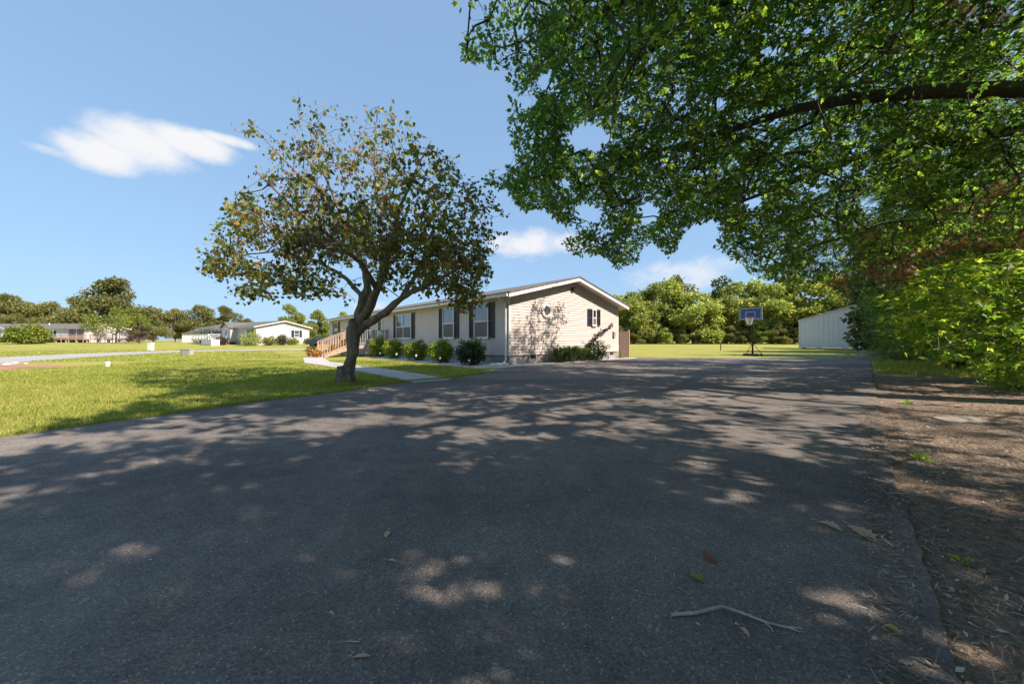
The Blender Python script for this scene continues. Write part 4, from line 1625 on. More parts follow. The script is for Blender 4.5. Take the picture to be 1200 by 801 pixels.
# ------------------------------------------------------------------ redbud on the lawn
RB_POLY = [(234, 322), (240, 300), (252, 280), (262, 245), (277, 228), (300, 205), (298, 180), (277, 152), (286, 125), (310, 140), (332, 128), (348, 110), (372, 122),
           (400, 128), (418, 132), (432, 115), (446, 100), (460, 118), (470, 138), (490, 138), (505, 168), (522, 182), (540, 200), (556, 218), (576, 236), (592, 258),
           (590, 290), (576, 306), (566, 325), (560, 345), (566, 358), (548, 366), (530, 350), (505, 345), (488, 352), (462, 340), (440, 336), (418, 332), (404, 344), (392, 358),
           (380, 350), (366, 342), (350, 346), (330, 336), (310, 346), (284, 348), (276, 342), (300, 328), (285, 316), (262, 320)]


def build_redbud():
    Z = gp(405, 450)[1]
    b = gp(405, 450)
    o = thing('redbud_tree', (b[0], b[1], 0), 'leaning redbud with round leaves and brown pods on the lawn by the drive', 'tree')
    org = np.array([b[0], b[1], 0])
    A = lambda x, y, dz=0: at(x, y, Z + dz)
    trunk = [Vector((b[0], b[1], -.08)), A(404, 446), A(408, 430), A(412, 414), A(414, 398), A(416, 384), A(418, 374)]
    l1 = [A(413, 388), A(417, 376, .05), A(425, 358, .2), A(430, 340, .3), A(428, 318, .5), A(415, 285, .8), A(395, 240, 1.0), A(376, 196, 1.1), A(362, 150, 1.1)]
    l2 = [A(417, 386), A(424, 374), A(435, 356, -.1), A(441, 338, -.25), A(450, 318, -.4), A(458, 285, -.5), A(470, 240, -.4), A(492, 190, -.3), A(505, 165, -.3)]
    l3 = [A(419, 389), A(428, 380), A(444, 371, -.3), A(458, 361, -.6), A(470, 350, -.8), A(484, 341, -1.0), A(502, 334, -1.3), A(530, 318, -1.6), A(556, 300, -1.8)]
    l4 = [A(428, 352, .2), A(405, 325, .9), A(370, 305, 1.3), A(320, 295, 1.5), A(270, 300, 1.5)]
    l5 = [A(441, 338, -.25), A(425, 310, -.9), A(390, 280, -1.3), A(340, 240, -1.5), A(300, 200, -1.4)]
    l6 = [A(450, 318, -.4), A(445, 270, .3), A(440, 210, .6), A(440, 150, .7), A(444, 125, .7)]
    l7 = [A(470, 350, -.8), A(485, 325, .2), A(510, 290, 1.2), A(540, 255, 1.7)]
    l8 = [A(395, 240, 1.0), A(350, 205, 1.3), A(318, 172, 1.4), A(300, 152, 1.4)]
    mb = MB()
    sk = []
    for pts, rad in ((trunk, [.23, .182, .155, .145, .155, .175, .14]), (l1, [.12, .108, .088, .075, .058, .045, .034, .024, .01]), (l2, [.12, .11, .092, .075, .058, .045, .034, .022, .01]),
                     (l3, [.115, .11, .09, .075, .064, .052, .04, .028, .01]), (l4, [.07, .055, .042, .03, .012]), (l5, [.07, .055, .042, .03, .012]),
                     (l6, [.06, .05, .035, .022, .01]), (l7, [.06, .045, .03, .012]), (l8, [.035, .03, .02, .01])):
        fine = resample(pts, .18)
        rr = .88 * np.interp(np.linspace(0, 1, len(fine)), np.linspace(0, 1, len(rad)), rad)
        fine = fine + rng.normal(size=fine.shape) * (.018 * rr / .1)[:, None]
        mb.tube([Vector(p) - Vector(org) for p in fine], rr, 18)
        sk.append(fine)
    # root flare
    for a in range(6):
        t = a * 1.05 + .3
        mb.tube([(math.cos(t) * .1, math.sin(t) * .1, .42), (math.cos(t) * .15, math.sin(t) * .15, .1), (math.cos(t) * .27, math.sin(t) * .27, -.05)], [.08, .075, .03], 10)
    vv = np.array(mb.v)
    rid = np.sin(vv[:, 0] * 47 + np.sin(vv[:, 2] * 5) * 2) * np.sin(vv[:, 1] * 43 + vv[:, 2] * 3) * .012 + rng.normal(size=len(vv)) * .003
    rid *= 1.6
    vv[:, :2] += (rid * np.clip(1.4 - vv[:, 2] / 3, .15, 1))[:, None]
    mb.v = [tuple(q) for q in vv]
    mb.build('trunk', MT['bark'], o, True)
    n = 1080
    P = []
    tot = 0
    while tot < n:
        px = rng.uniform(230, 596, 4000)
        py = rng.uniform(98, 368, 4000)
        ok = in_poly(px, py, RB_POLY)
        # thin and ragged towards the top, dense low in the middle
        den = np.clip((py - 95) / 190, .08, 1) ** 1.25
        den *= np.where((px < 400) & (py < 270), .6, 1)
        den *= np.clip(1.25 - np.abs(px - 420) / 330, .35, 1)
        den *= np.where((py > 300) & (px > 370) & (px < 480), .55, 1)
        ok &= rng.uniform(size=4000) < den
        px, py = px[ok], py[ok]
        rho = np.clip(((px - 415) / 185) ** 2 + ((py - 255) / 150) ** 2, 0, .95)
        dz = rng.uniform(-1, 1, len(px)) * 2.9 * np.sqrt(1 - rho)
        zz = Z + dz
        q = np.stack([(px - 600) / F * zz, zz, CH + (HOR - py) / F * zz], 1)
        f = np.sin(q[:, 0] * 3.1 + 1.7 * np.sin(q[:, 1] * 2)) + np.sin(q[:, 1] * 2.7 + q[:, 2] * 2.9) + np.sin(q[:, 2] * 3.3 + q[:, 0])
        q = q[f > rng.uniform(-1.3, 1.3, len(q))]
        P.append(q)
        tot += len(q)
    C = np.concatenate(P)[:n]
    V, T = grow(np.concatenate(sk), C, .0035, .45, .035)
    np_obj('branches', V - org, T, MT['bark'], o)
    P, Td, A_, E = twigs(C, rng.uniform(.2, .38, len(C)), 3, 4, .8, .2, .035)
    Td[:, 2] -= .35
    V1 = leaves('heart', P, Td, up_normals(len(P), .45), rng.uniform(.055, .095, len(P)))
    np_obj('crown', V1[0] - org, V1[1], MT['redbud'], o)
    V2, T2 = sticks(A_, E, .0035, .0018)
    np_obj('twigs', V2 - org, T2, MT['bark'], o)
    px, py = proj(C)
    sel = C[(px > 290) & (px < 470) & (py > 150) & (py < 300) & (rng.uniform(size=len(C)) < .85)]
    P = np.repeat(sel, 7, 0) + rng.normal(size=(len(sel) * 7, 3)) * .14
    Td = rng.normal(size=P.shape) * .3 + [0, 0, -1]
    V1 = leaves('blade', P, Td, rng.normal(size=P.shape), rng.uniform(.07, .12, len(P)))
    np_obj('seed_pods', V1[0] - org, V1[1], MT['pods'], o)


build_redbud()


# ------------------------------------------------------------------ evergreens and maple along the right of the drive
CYP_POLY = [(905, 262), (935, 246), (960, 228), (1000, 215), (1210, 150), (1500, 100), (1500, 415), (1190, 398), (1100, 404), (1068, 402), (1044, 390), (1026, 372), (1008, 352), (990, 338), (966, 318), (930, 300), (905, 285)]
MAP_POLY = [(1046, 388), (1042, 366), (1058, 346), (1076, 326), (1110, 306), (1210, 292), (1500, 270), (1500, 432), (1190, 430), (1140, 424), (1100, 412), (1075, 406), (1055, 400)]


def build_edge_trees():
    # cypress: drooping feathery sprays with rusty dead patches
    b = np.array([15.6, 12.4, 0])
    o = thing('cypress_tree', b, 'dark feathery evergreen with rust brown dead sprays drooping over the drive', 'tree')
    mb = MB()
    mb.tube([(0, 0, -.1), (0, 0, .8), (.1, 0, 4), (0, .1, 8.5), (0, 0, 11)], [.30, .22, .19, .1, .03], 10)
    mb.build('trunk', MT['bark_dark'], o, True)
    C = px_clusters(1250, CYP_POLY, 9.0, 14.5)
    k = 500
    a = rng.uniform(0, 2 * np.pi, k)
    z = rng.uniform(.6, 11, k)
    r = (1 - z / 12.5) * 4.2 * np.sqrt(rng.uniform(.15, 1, k))
    C2 = np.stack([b[0] + r * np.cos(a), b[1] + r * np.sin(a), z], 1)
    px, py = proj(C2)
    C2 = C2[((px > 1010) | (py < 200)) & shaded_ok(C2) & ~((px < 930) & (py > 200))]
    C = np.concatenate([C, C2])
    spine = np.stack([np.full(40, b[0]), np.full(40, b[1]), np.linspace(.6, 10.5, 40)], 1)
    V, T = grow(spine, C, .006, .4, .06)
    np_obj('branches', V - b, T, MT['bark_dark'], o)
    out = unit(C - b) * [1, 1, .2] * .9
    P, Td, A, E = twigs(C, rng.uniform(.35, .6, len(C)), 4, 6, .5, .35, .06, out)
    ok = fleck_ok(P)
    P, Td = P[ok], Td[ok]
    V1 = leaves('spray', P, Td, up_normals(len(P), .6), rng.uniform(.16, .28, len(P)))
    np_obj('crown', V1[0] - b, V1[1], MT['cypress'], o)
    # dead sprays
    px, py = proj(C)
    inb = (((px - 1035) / 45) ** 2 + ((py - 285) / 28) ** 2 < 1) | (((px - 1150) / 60) ** 2 + ((py - 285) / 34) ** 2 < 1) | (((px - 1185) / 40) ** 2 + ((py - 215) / 22) ** 2 < 1) | (((px - 1090) / 40) ** 2 + ((py - 315) / 14) ** 2 < 1)
    D = C[inb & (C[:, 1] < 12.0) & (rng.uniform(size=len(C)) < .4)]
    D = np.concatenate([D, px_clusters(16, [(1005, 262), (1075, 258), (1080, 318), (985, 325)], 8.3, 9.4), px_clusters(30, [(1100, 210), (1210, 200), (1215, 325), (1090, 312)], 8.4, 9.6)])
    P, Td, A, E = twigs(D, rng.uniform(.3, .55, len(D)), 5, 7, .7, .7, .06)
    V1 = leaves('spray', P, Td, rng.normal(size=P.shape), rng.uniform(.12, .24, len(P)))
    np_obj('dead_sprays', V1[0] - b, V1[1], MT['rust'], o)

    # a dead cedar bough hanging at the top of the view belongs to a cedar beyond the frame
    b = np.array([12.6, 8.3, 0])
    o = thing('cedar_tree', b, 'cedar with a hanging red brown dead bough above the oak limb', 'tree')
    MB().tube([(0, 0, -.1), (0, 0, .8), (-.05, 0, 4.5), (0, .1, 9.5)], [.3, .25, .18, .03], 10).build('trunk', MT['bark_dark'], o, True)
    bough = [b + [0, 0, 7.5], np.array(at(1230, -30, 7.4)), np.array(at(1160, -18, 7.1)), np.array(at(1125, 8, 6.9))]
    fb = resample(bough, .2)
    MB().tube([Vector(p - b) for p in fb], np.linspace(.06, .012, len(fb)), 6).build('bough', MT['bark_dark'], o)
    C = np.concatenate([px_clusters(26, [(1085, -40), (1185, -60), (1180, 12), (1135, 22), (1110, 16)], 6.5, 7.3)])
    P, Td, A, E = twigs(C, rng.uniform(.25, .45, len(C)), 5, 7, .5, .8, .05)
    V1 = leaves('spray', P, Td, rng.normal(size=P.shape), rng.uniform(.12, .2, len(P)))
    np_obj('dead_sprays', V1[0] - b, V1[1], MT['rust'], o)
    k = 90
    a = rng.uniform(0, 2 * np.pi, k)
    z = rng.uniform(1.6, 10, k)
    r = (1 - z / 12) * 2.6 * np.sqrt(rng.uniform(.1, 1, k))
    C = np.stack([b[0] + r * np.cos(a), b[1] + r * np.sin(a), z], 1)
    C = C[shaded_ok(C)]
    spine = np.stack([np.full(30, b[0]), np.full(30, b[1]), np.linspace(1, 9.5, 30)], 1)
    V, T = grow(spine, C, .006, .4, .05)
    np_obj('branches', V - b, T, MT['bark_dark'], o)
    P, Td, A, E = twigs(C, rng.uniform(.3, .5, len(C)), 4, 6, .5, .4, .05)
    ok = fleck_ok(P)
    P, Td = P[ok], Td[ok]
    V1 = leaves('spray', P, Td, up_normals(len(P), .5), rng.uniform(.14, .24, len(P)))
    np_obj('crown', V1[0] - b, V1[1], MT['cypress'], o)

    # maple: thick grey trunk, bright layered low branches
    b = np.array([(1166 - 600) / F * 12.2, 12.2, 0])
    o = thing('maple_tree', b, 'maple with a thick grey trunk and bright layered low branches at the woodland edge', 'tree')
    MB().tube([(0, 0, -.1), (0, 0, .25), (0, 0, .9), (.05, 0, 3), (.1, .1, 6), (0, .1, 10)], [.55, .42, .35, .31, .24, .06], 12).build('trunk', MT['bark_grey'], o, True)
    C = px_clusters(820, MAP_POLY, 6.3, 8.9)
    k = 200
    a = rng.uniform(0, 2 * np.pi, k)
    z = rng.uniform(4.2, 11, k)
    r = 4.4 * np.sqrt(rng.uniform(.1, 1, k)) * (1 - ((z - 6.5) / 6) ** 2 * .7)
    C2 = np.stack([b[0] + r * np.cos(a), b[1] + r * np.sin(a), z], 1)
    C2 = C2[shaded_ok(C2)]
    C = np.concatenate([C, C2])
    spine = np.stack([np.full(40, b[0]), np.full(40, b[1]), np.linspace(1.2, 9.5, 40)], 1)
    V, T = grow(spine, C, .005, .42, .07)
    np_obj('branches', V - b, T, MT['bark_grey'], o)
    P, Td, A, E = twigs(C, rng.uniform(.35, .6, len(C)), 4, 5, .18, .12, .04)
    Td[:, 0] -= .5
    Td[:, 2] -= .2
    ok = fleck_ok(P)
    P, Td = P[ok], Td[ok]
    V1 = leaves('maple', P, Td, up_normals(len(P), 1.3), rng.uniform(.09, .16, len(P)))
    np_obj('crown', V1[0] - b, V1[1], MT['maple'], o)

    # hanging gourd nest box
    p = at(1112, 264, 8.2)
    o = thing('gourd_birdhouse', p, 'small tan gourd birdhouse with a dark hole hanging among rusty sprays', 'birdhouse')
    MB().lathe([(0, -.12), (.06, -.1), (.09, -.04), (.08, .03), (.045, .08), (.025, .13), (.012, .16), (0, .16)], 14).build('gourd', MT['wood_tan'], o, True)
    MB().tube([(-.01, -.07, -.02), (-.015, -.0905, -.02)], .03, 10).build('entrance', MT['dark'], o)
    MB().tube([(0, 0, .155), (.02, .01, .7)], .005, 5).build('cord', MT['dark'], o)


build_edge_trees()


# ------------------------------------------------------------------ shrubs and plants
def shrub(name, label, loc, w, h, n, mat, leaf='wide', size=.06, group=None, cat_='shrub', dark=None):
    o = thing(name, loc, label, cat_, 0, group)
    k = n // 5
    d = rand_dir(k)
    rad = rng.uniform(.45, 1, (k, 1)) ** .6
    bumpy = 1 + .16 * np.sin(d[:, 0:1] * 5 + d[:, 1:2] * 4) + .12 * np.sin(d[:, 2:3] * 7 + d[:, 0:1] * 6) + rng.normal(size=(k, 1)) * .05
    C = d * rad * bumpy * [w / 2, w / 2, h / 2]
    C[:, 2] = np.abs(C[:, 2] + h * .5)
    P, T, A, E = twigs(C, np.full(k, size * 1.6), 1, 5, 1, -.25, size * .5)
    P[:, 2] = np.maximum(P[:, 2], .03)
    out = unit(P - [0, 0, h * .35])
    V, Fa = leaves(leaf, P, T + out * .6, out + rng.normal(size=P.shape) * .6 + [0, 0, .5], rng.uniform(.7, 1.3, len(P)) * size)
    np_obj('foliage', V, Fa, mat, o)
    m = 14
    Bs = np.concatenate([rng.normal(size=(m, 2)) * w * .05, np.full((m, 1), -.02)], 1)
    Be = np.concatenate([rng.normal(size=(m, 2)) * w * .2, rng.uniform(.4, .8, (m, 1)) * h], 1)
    V, Fa = sticks(Bs, Be, .012, .004, 4)
    np_obj('stems', V, Fa, MT['bark_grey'], o)
    return o


def strap_clump(label, loc, w, h, n, group):
    o = thing('daylily_clump', loc, label, 'plant', 0, group)
    parts = []
    a = rng.uniform(0, 2 * np.pi, n)
    r0 = rng.uniform(0, .1, n)
    reach = rng.uniform(.35, 1, n) * w / 2
    hh = rng.uniform(.55, 1.1, n) * h
    V, T = [], []
    for i in range(n):
        ca, sa = math.cos(a[i]), math.sin(a[i])
        b = len(V)
        wd = random.uniform(.014, .03)
        for j in range(5):
            t = j / 4
            rr = r0[i] + reach[i] * t
            z = hh[i] * (1.9 * t - 1.15 * t * t)
            ww = wd * (1 - .9 * t ** 2)
            V += [(ca * rr - sa * ww, sa * rr + ca * ww, z), (ca * rr + sa * ww, sa * rr - ca * ww, z)]
        for j in range(4):
            q = b + 2 * j
            T += [(q, q + 1, q + 3), (q, q + 3, q + 2)]
    np_obj('leaf_blades', np.array(V), np.array(T), MT['hosta'], o)
    return o


def build_plants():
    for i, (l, s, w, h, mat, lab) in enumerate((
            (-1.1, 1.05, 1.15, 1.0, 'shrub_dark', 'dark green bush under the window nearest the downspout'),
            (-1.12, 3.45, 1.1, .95, 'shrub', 'yellow green bush below the middle single window'),
            (-1.12, 5.85, 1.15, .92, 'shrub', 'yellow green bush between the single and double windows'),
            (-1.12, 8.6, 1.1, .98, 'shrub', 'yellow green bush below the double window'),
            (-1.1, 10.9, 1.05, 1.15, 'shrub', 'tall upright yellow green bush against the porch railing'))):
        p = hp(l, s)
        shrub('foundation_shrub', lab, (p[0], p[1], .02), w, h, 4600, MT[mat], 'wide', .07, 'bushes along the front wall')
    p = hp(-4.1, 14.0)
    shrub('boxwood', 'small clipped dark green boxwood at the foot of the porch stairs', (p[0], p[1], 0), .6, .62, 1200, MT['shrub_dark'], 'wide', .05)
    # plants along the gable
    for t, w, h, lab in ((2.7, 1.3, .85, 'strap leaved clump below the round window'), (3.55, 1.4, .9, 'fullest strap leaved clump in the middle of the gable bed'),
                         (4.35, 1.25, .78, 'strap leaved clump touching the dark round shrub')):
        p = hp(t, -.42)
        strap_clump(lab, (p[0], p[1], .03), w, h, 300, 'strap leaved clumps along the gable')
    p = hp(5.25, -.5)
    shrub('gable_shrub', 'dark round shrub at the end of the gable bed', (p[0], p[1], .03), 1.25, .9, 3200, MT['shrub_dark'], 'wide', .06)
    # one long wine-dark branch arching up the wall
    o = thing('arching_branch_shrub', (*hp(4.75, -.42), .03), 'single arching branch with wine dark leaves against the gable wall', 'shrub', H_ROT)
    pts = [(0, 0, 0), (.1, 0, .5), (.35, 0, .95), (.8, .05, 1.3), (1.4, .1, 1.5), (1.9, .12, 1.66), (2.35, .14, 1.9)]
    fine = resample(pts, .05)
    MB().tube([Vector(p) for p in fine], np.linspace(.014, .004, len(fine)), 5).build('stem', MT['bark_dark'], o)
    sel = fine[14:]
    P = np.repeat(sel, 3, 0) + rng.normal(size=(len(sel) * 3, 3)) * .03
    V, T = leaves('blade', P, rng.normal(size=P.shape) * .6 + [.2, -.2, -.8], rng.normal(size=P.shape) + [0, -1, .3], rng.uniform(.13, .2, len(P)))
    np_obj('leaf_blades', V, T, MT['vine'], o)
    # neighbours' planting
    q = at(34, 404, 62)
    shrub('round_bush', 'large round bright green bush on the slope before the white home', (q.x, q.y, float(ground_h(q.x, q.y))), 4.6, 3.0, 5200, MT['limegreen'], 'wide', .3)
    for i, (px, Y, w, h, lab) in enumerate(((6, 73.2, 3.2, .9, 'clipped low hedge under the gabled entry of the white home'), (66, 73.2, 3.4, .8, 'clipped low hedge between bush and deck of the white home'))):
        q = at(px, 404, Y)
        shrub('low_hedge', lab, (q.x, q.y, float(ground_h(q.x, q.y))), w, h, 2400, MT['shrub_dark'], 'wide', .2, None, 'hedge')
    for i, (px, Y, w, h, m, lab) in enumerate((
            (294, 54, 2.6, 1.9, 'far_b', 'tall bush at the lit corner of the pale grey home'), (316, 55.4, 1.6, 1.2, 'far_a', 'mid sized bush under the lit gable'),
            (330, 57, 1.4, 1.5, 'far_dark', 'upright dark bush under the lit gable'), (343, 58, 1.6, .9, 'far_b', 'low bush towards the small gable window'),
            (364, 61, 1.8, .9, 'limegreen', 'yellow green bush past the lit gable'), (259, 57.5, 2.2, 1.1, 'purple', 'purple bush at the foot of the white steps'),
            (237, 66, 2.5, 2.0, 'shrub_dark', 'dark rounded bush at the shaded end of the grey home'))):
        q = at(px, 405, Y)
        shrub('garden_bush', lab, (q.x, q.y, float(ground_h(q.x, q.y)) * .85), w, h, 1100, MT[m], 'wide', .2)
    # undergrowth at the edge of the wood
    for i, (px, Y, w, h, m, lab) in enumerate((
            (1062, 17.5, 2.6, 1.0, 'limegreen', 'pale lit undergrowth bush at the end of the drive edge'), (1098, 16.0, 2.2, .9, 'limegreen', 'pale undergrowth bush behind the brush pile'),
            (1128, 14.2, 1.9, .95, 'maple', 'green undergrowth bush left of the grey trunk'), (1190, 13.4, 2.0, 1.0, 'limegreen', 'lit undergrowth bush right of the grey trunk'),
            (1215, 11.2, 1.6, .8, 'maple', 'green undergrowth bush below the maple branches'), (1175, 9.6, .9, .42, 'maple', 'small leafy seedling patch on the pine litter'),
            (1190, 7.4, .8, .36, 'maple', 'low leafy seedling patch beside the pale slab'))):
        p = at(px, 400, Y)
        shrub('undergrowth_bush', lab, (p.x, p.y, 0), w, h, 1500 if w > 1 else 500, MT[m], 'wide', .09 if w > 1 else .07)
    # brush pile
    x, y = gp(1058, 421.5)
    o = thing('brush_pile', (x, y, 0), 'tangled pile of pale dead sticks at the edge of the grass', 'brush pile')
    n = 260
    A = np.stack([rng.normal(size=n) * 1.3, rng.normal(size=n) * .5, np.abs(rng.normal(size=n)) * .22], 1)
    B = A + np.stack([rng.normal(size=n) * .6, rng.normal(size=n) * .3, rng.normal(size=n) * .18], 1)
    B[:, 2] = np.abs(B[:, 2])
    V, T = sticks(A, B, .016, .006, 4)
    np_obj('sticks', V, T, MT['stick'], o)


build_plants()


# ------------------------------------------------------------------ background trees
def tree_meshes(seed, n, crown, leafsize, trunk_h, spread, lobes):
    """a unit tree (10 m): crown of leaf clumps in several lobes, tapered trunk with limbs"""
    g = np.random.default_rng(seed)
    L = []
    for i in range(lobes):
        a = g.uniform(0, 2 * np.pi)
        r = spread * math.sqrt(g.uniform(0.05, 1))
        z = trunk_h + (10 - trunk_h) * g.uniform(.1, .86) * (1 - .35 * (r / spread) ** 2)
        L.append((r * math.cos(a), r * math.sin(a), z, g.uniform(.2, .40) * spread + .5))
    L.append((0, 0, 8.7, 1.3))
    Cs = []
    for (x, y, z, rr) in L:
        k = n // len(L)
        d = unit(g.normal(size=(k, 3)))
        rad = g.uniform(.25, 1, (k, 1)) ** .45
        p = np.array([x, y, z]) + d * rad * rr * [1, 1, .72] * (1 + .2 * np.sin(d[:, 0:1] * 6 + x) * np.sin(d[:, 1:2] * 5 + y))
        Cs.append(p)
    P = np.concatenate(Cs) + g.normal(size=(n // len(L) * len(L), 3)) * .12
    P[:, 2] = np.clip(P[:, 2], .5, 10.2)
    T = g.normal(size=P.shape)
    N = g.normal(size=P.shape) * .9 + [.35, -.45, .5]
    V, Fa = leaves('wide', P, T, N, g.uniform(.6, 1.4, len(P)) * leafsize)
    mb = MB()
    mb.tube([(0, 0, -.2), (.05, 0, trunk_h * .6), (0, .1, trunk_h + 1.5), (.1, 0, 8)], [.26, .2, .14, .03], 7)
    for (x, y, z, rr) in L[:8]:
        mb.tube([(0, .05, trunk_h * .8), (x * .5, y * .5, (trunk_h + z) / 2), (x, y, z)], [.09, .06, .02], 5)
    return np_mesh('crown', V, Fa, crown), mb.mesh('trunk', MT['bark_grey'], True)


def far_tree(meshes, name, loc, height, label, group=None, wide=1.0, rz=None, mat=None):
    o = thing(name, loc, label, 'tree', random.uniform(0, 6.28) if rz is None else rz, group)
    s = height / 10
    for nm, me in (('crown', meshes[0]), ('trunk', meshes[1])):
        c = link(bpy.data.objects.new(nm, me), o)
        c.scale = (s * wide, s * wide, s)
        if mat and nm == 'crown':
            c.material_slots[0].link = 'OBJECT'
            c.material_slots[0].material = mat
    return o


def build_far():
    A = [tree_meshes(100 + i, 15000, MT['far_b'], .34, .3, 3.1, 26) for i in range(4)]
    O = [tree_meshes(200 + i, 13000, MT['far_a'], .33, .9, 4.2, 16) for i in range(3)]
    D = tree_meshes(300, 5200, MT['far_dark'], .3, .8, 1.5, 13)
    G = lambda x, y: float(ground_h(x, y))

    # row along the far side of the back field
    row = [(722, 344, 98), (741, 340, 92), (768, 330, 94), (786, 326, 100), (812, 340, 91), (829, 342, 104), (862, 328, 93), (884, 326, 97), (905, 330, 88), (928, 322, 92),
           (950, 326, 86), (972, 316, 90), (1000, 318, 84), (1030, 312, 80), (700, 352, 105), (755, 338, 97)]
    ORD = ['nearest', 'second', 'third', 'fourth', 'fifth', 'sixth', 'seventh', 'eighth', 'ninth', 'tenth', 'eleventh', 'twelfth', 'thirteenth', 'fourteenth', 'fifteenth', 'sixteenth']
    row.sort()
    for i, (px, top, Y) in enumerate(row):
        x = (px - 600) / F * Y
        h = CH + (HOR - top) / F * Y
        far_tree(A[i % 4], 'field_tree', (x, Y, 0), h, ORD[i] + ' yellow green tree from the board fence in the back field row', 'trees along the back field', random.uniform(1.0, 1.3))
    p = at(845, 321, 96)
    far_tree(D, 'dark_conifer', (p.x, p.y, 0), p.z, 'narrow dark evergreen standing out of the back field row', None, 1.0)
    p = at(793, 321, 108)
    far_tree(O[0], 'open_crowned_tree', (p.x, p.y, 0), p.z, 'taller open crowned tree rising above the back field row', None, .7)
    for i, (px, Y) in enumerate(((726, 87), (744, 86), (762, 87), (780, 86), (799, 87), (818, 86), (838, 86), (856, 87), (873, 85), (893, 84), (912, 83), (932, 82), (952, 81), (972, 80), (992, 79))):
        x = (px - 600) / F * Y
        h = random.uniform(3.4, 5.5)
        far_tree(A[(i + 1) % 4], 'understory_tree', (x, Y, 0), h, ORD[i] + ' low bush from the board fence at the foot of the back field trees', 'understory along the back field', 1.25, None, MT['far_a'] if i % 3 else MT['far_b'])

    # left background, behind the neighbours
    lf = [(-40, 338, 100, 0, 1.0), (5, 342, 98, 1, .95), (32, 352, 104, 2, .9), (62, 352, 100, 0, .85), (88, 346, 102, 1, .85), (205, 360, 98, 2, .8), (232, 356, 100, 0, .85), (262, 357, 104, 1, .85),
          (-90, 330, 96, 2, 1), (180, 368, 92, 1, .9), (290, 372, 112, 2, .9), (20, 366, 92, 2, .9), (110, 370, 94, 0, 1)]
    lf.sort(reverse=True)
    for i, (px, top, Y, k, w) in enumerate(lf):
        x = (px - 600) / F * Y
        far_tree(O[k], 'shade_tree', (x, Y, G(x, Y)), CH + (HOR - top) / F * Y - G(x, Y), ORD[i] + ' olive shade tree from the lit gable in the line behind the homes', 'shade trees behind the homes', w)
    p = at(136, 323, 96)
    far_tree(O[1], 'broad_oak', (p.x, p.y, G(p.x, p.y)), p.z - .4, 'tallest broad olive oak rising above the far white home', None, 1.02, 1.0)
    for px, top, Y, k, w, lab in ((338, 357, 88, 0, .95, 'rounded green tree directly behind the lit gable'), (372, 364, 92, 1, .9, 'green tree between the grey home and the porch'),
                                  (402, 366, 96, 2, .9, 'green tree mostly hidden by the redbud trunk')):
        x = (px - 600) / F * Y
        far_tree(A[k], 'garden_tree', (x, Y, G(x, Y)), CH + (HOR - top) / F * Y, lab, None, w)
    p = at(136, 359, 68)
    far_tree(tree_meshes(410, 5200, MT['limegreen'], .3, 2.6, 5.4, 13), 'lime_tree', (p.x, p.y, G(p.x, p.y)), p.z - .3, 'spreading lime green tree in front of the long deck', None, .92)
    p = at(163, 382, 66)
    far_tree(tree_meshes(420, 4600, MT['purple'], .36, 1.0, 5.6, 12), 'purple_plum_tree', (p.x, p.y, G(p.x, p.y)), p.z - .3, 'low purple leaved tree beside the lime green tree', None, 1.2)
    p = at(118, 388, 72)
    far_tree(tree_meshes(430, 1600, MT['pods'], .4, 1.5, 4.0, 8), 'flowering_bush', (p.x, p.y, G(p.x, p.y)), 3.0, 'pinkish flowering bush against the long deck', None, 1.0)

    # deeper wood on the right, behind the cypress and the maple
    for px, Y, h, w, m, lab in ((1075, 27, 11, 1.0, 'far_dark', 'dark wood tree standing past the shed side of the evergreen'), (1110, 20.5, 10, .9, 'cypress', 'dark wood tree right behind the drooping evergreen'),
                                (1195, 19, 11, 1.0, 'oak', 'wood tree deep behind the grey maple trunk'), (1250, 15.5, 10, .9, 'oak', 'wood tree beyond the maple branches'),
                                (1150, 30, 12, 1.1, 'far_dark', 'farthest dark tree seen under the evergreen boughs'), (1330, 12.5, 10, .9, 'oak', 'wood tree standing past the cedar')):
        x = (px - 600) / F * Y
        far_tree(A[int(px) % 4], 'wood_tree', (x, Y, 0), h, lab, None, w, None, MT[m])


build_far()


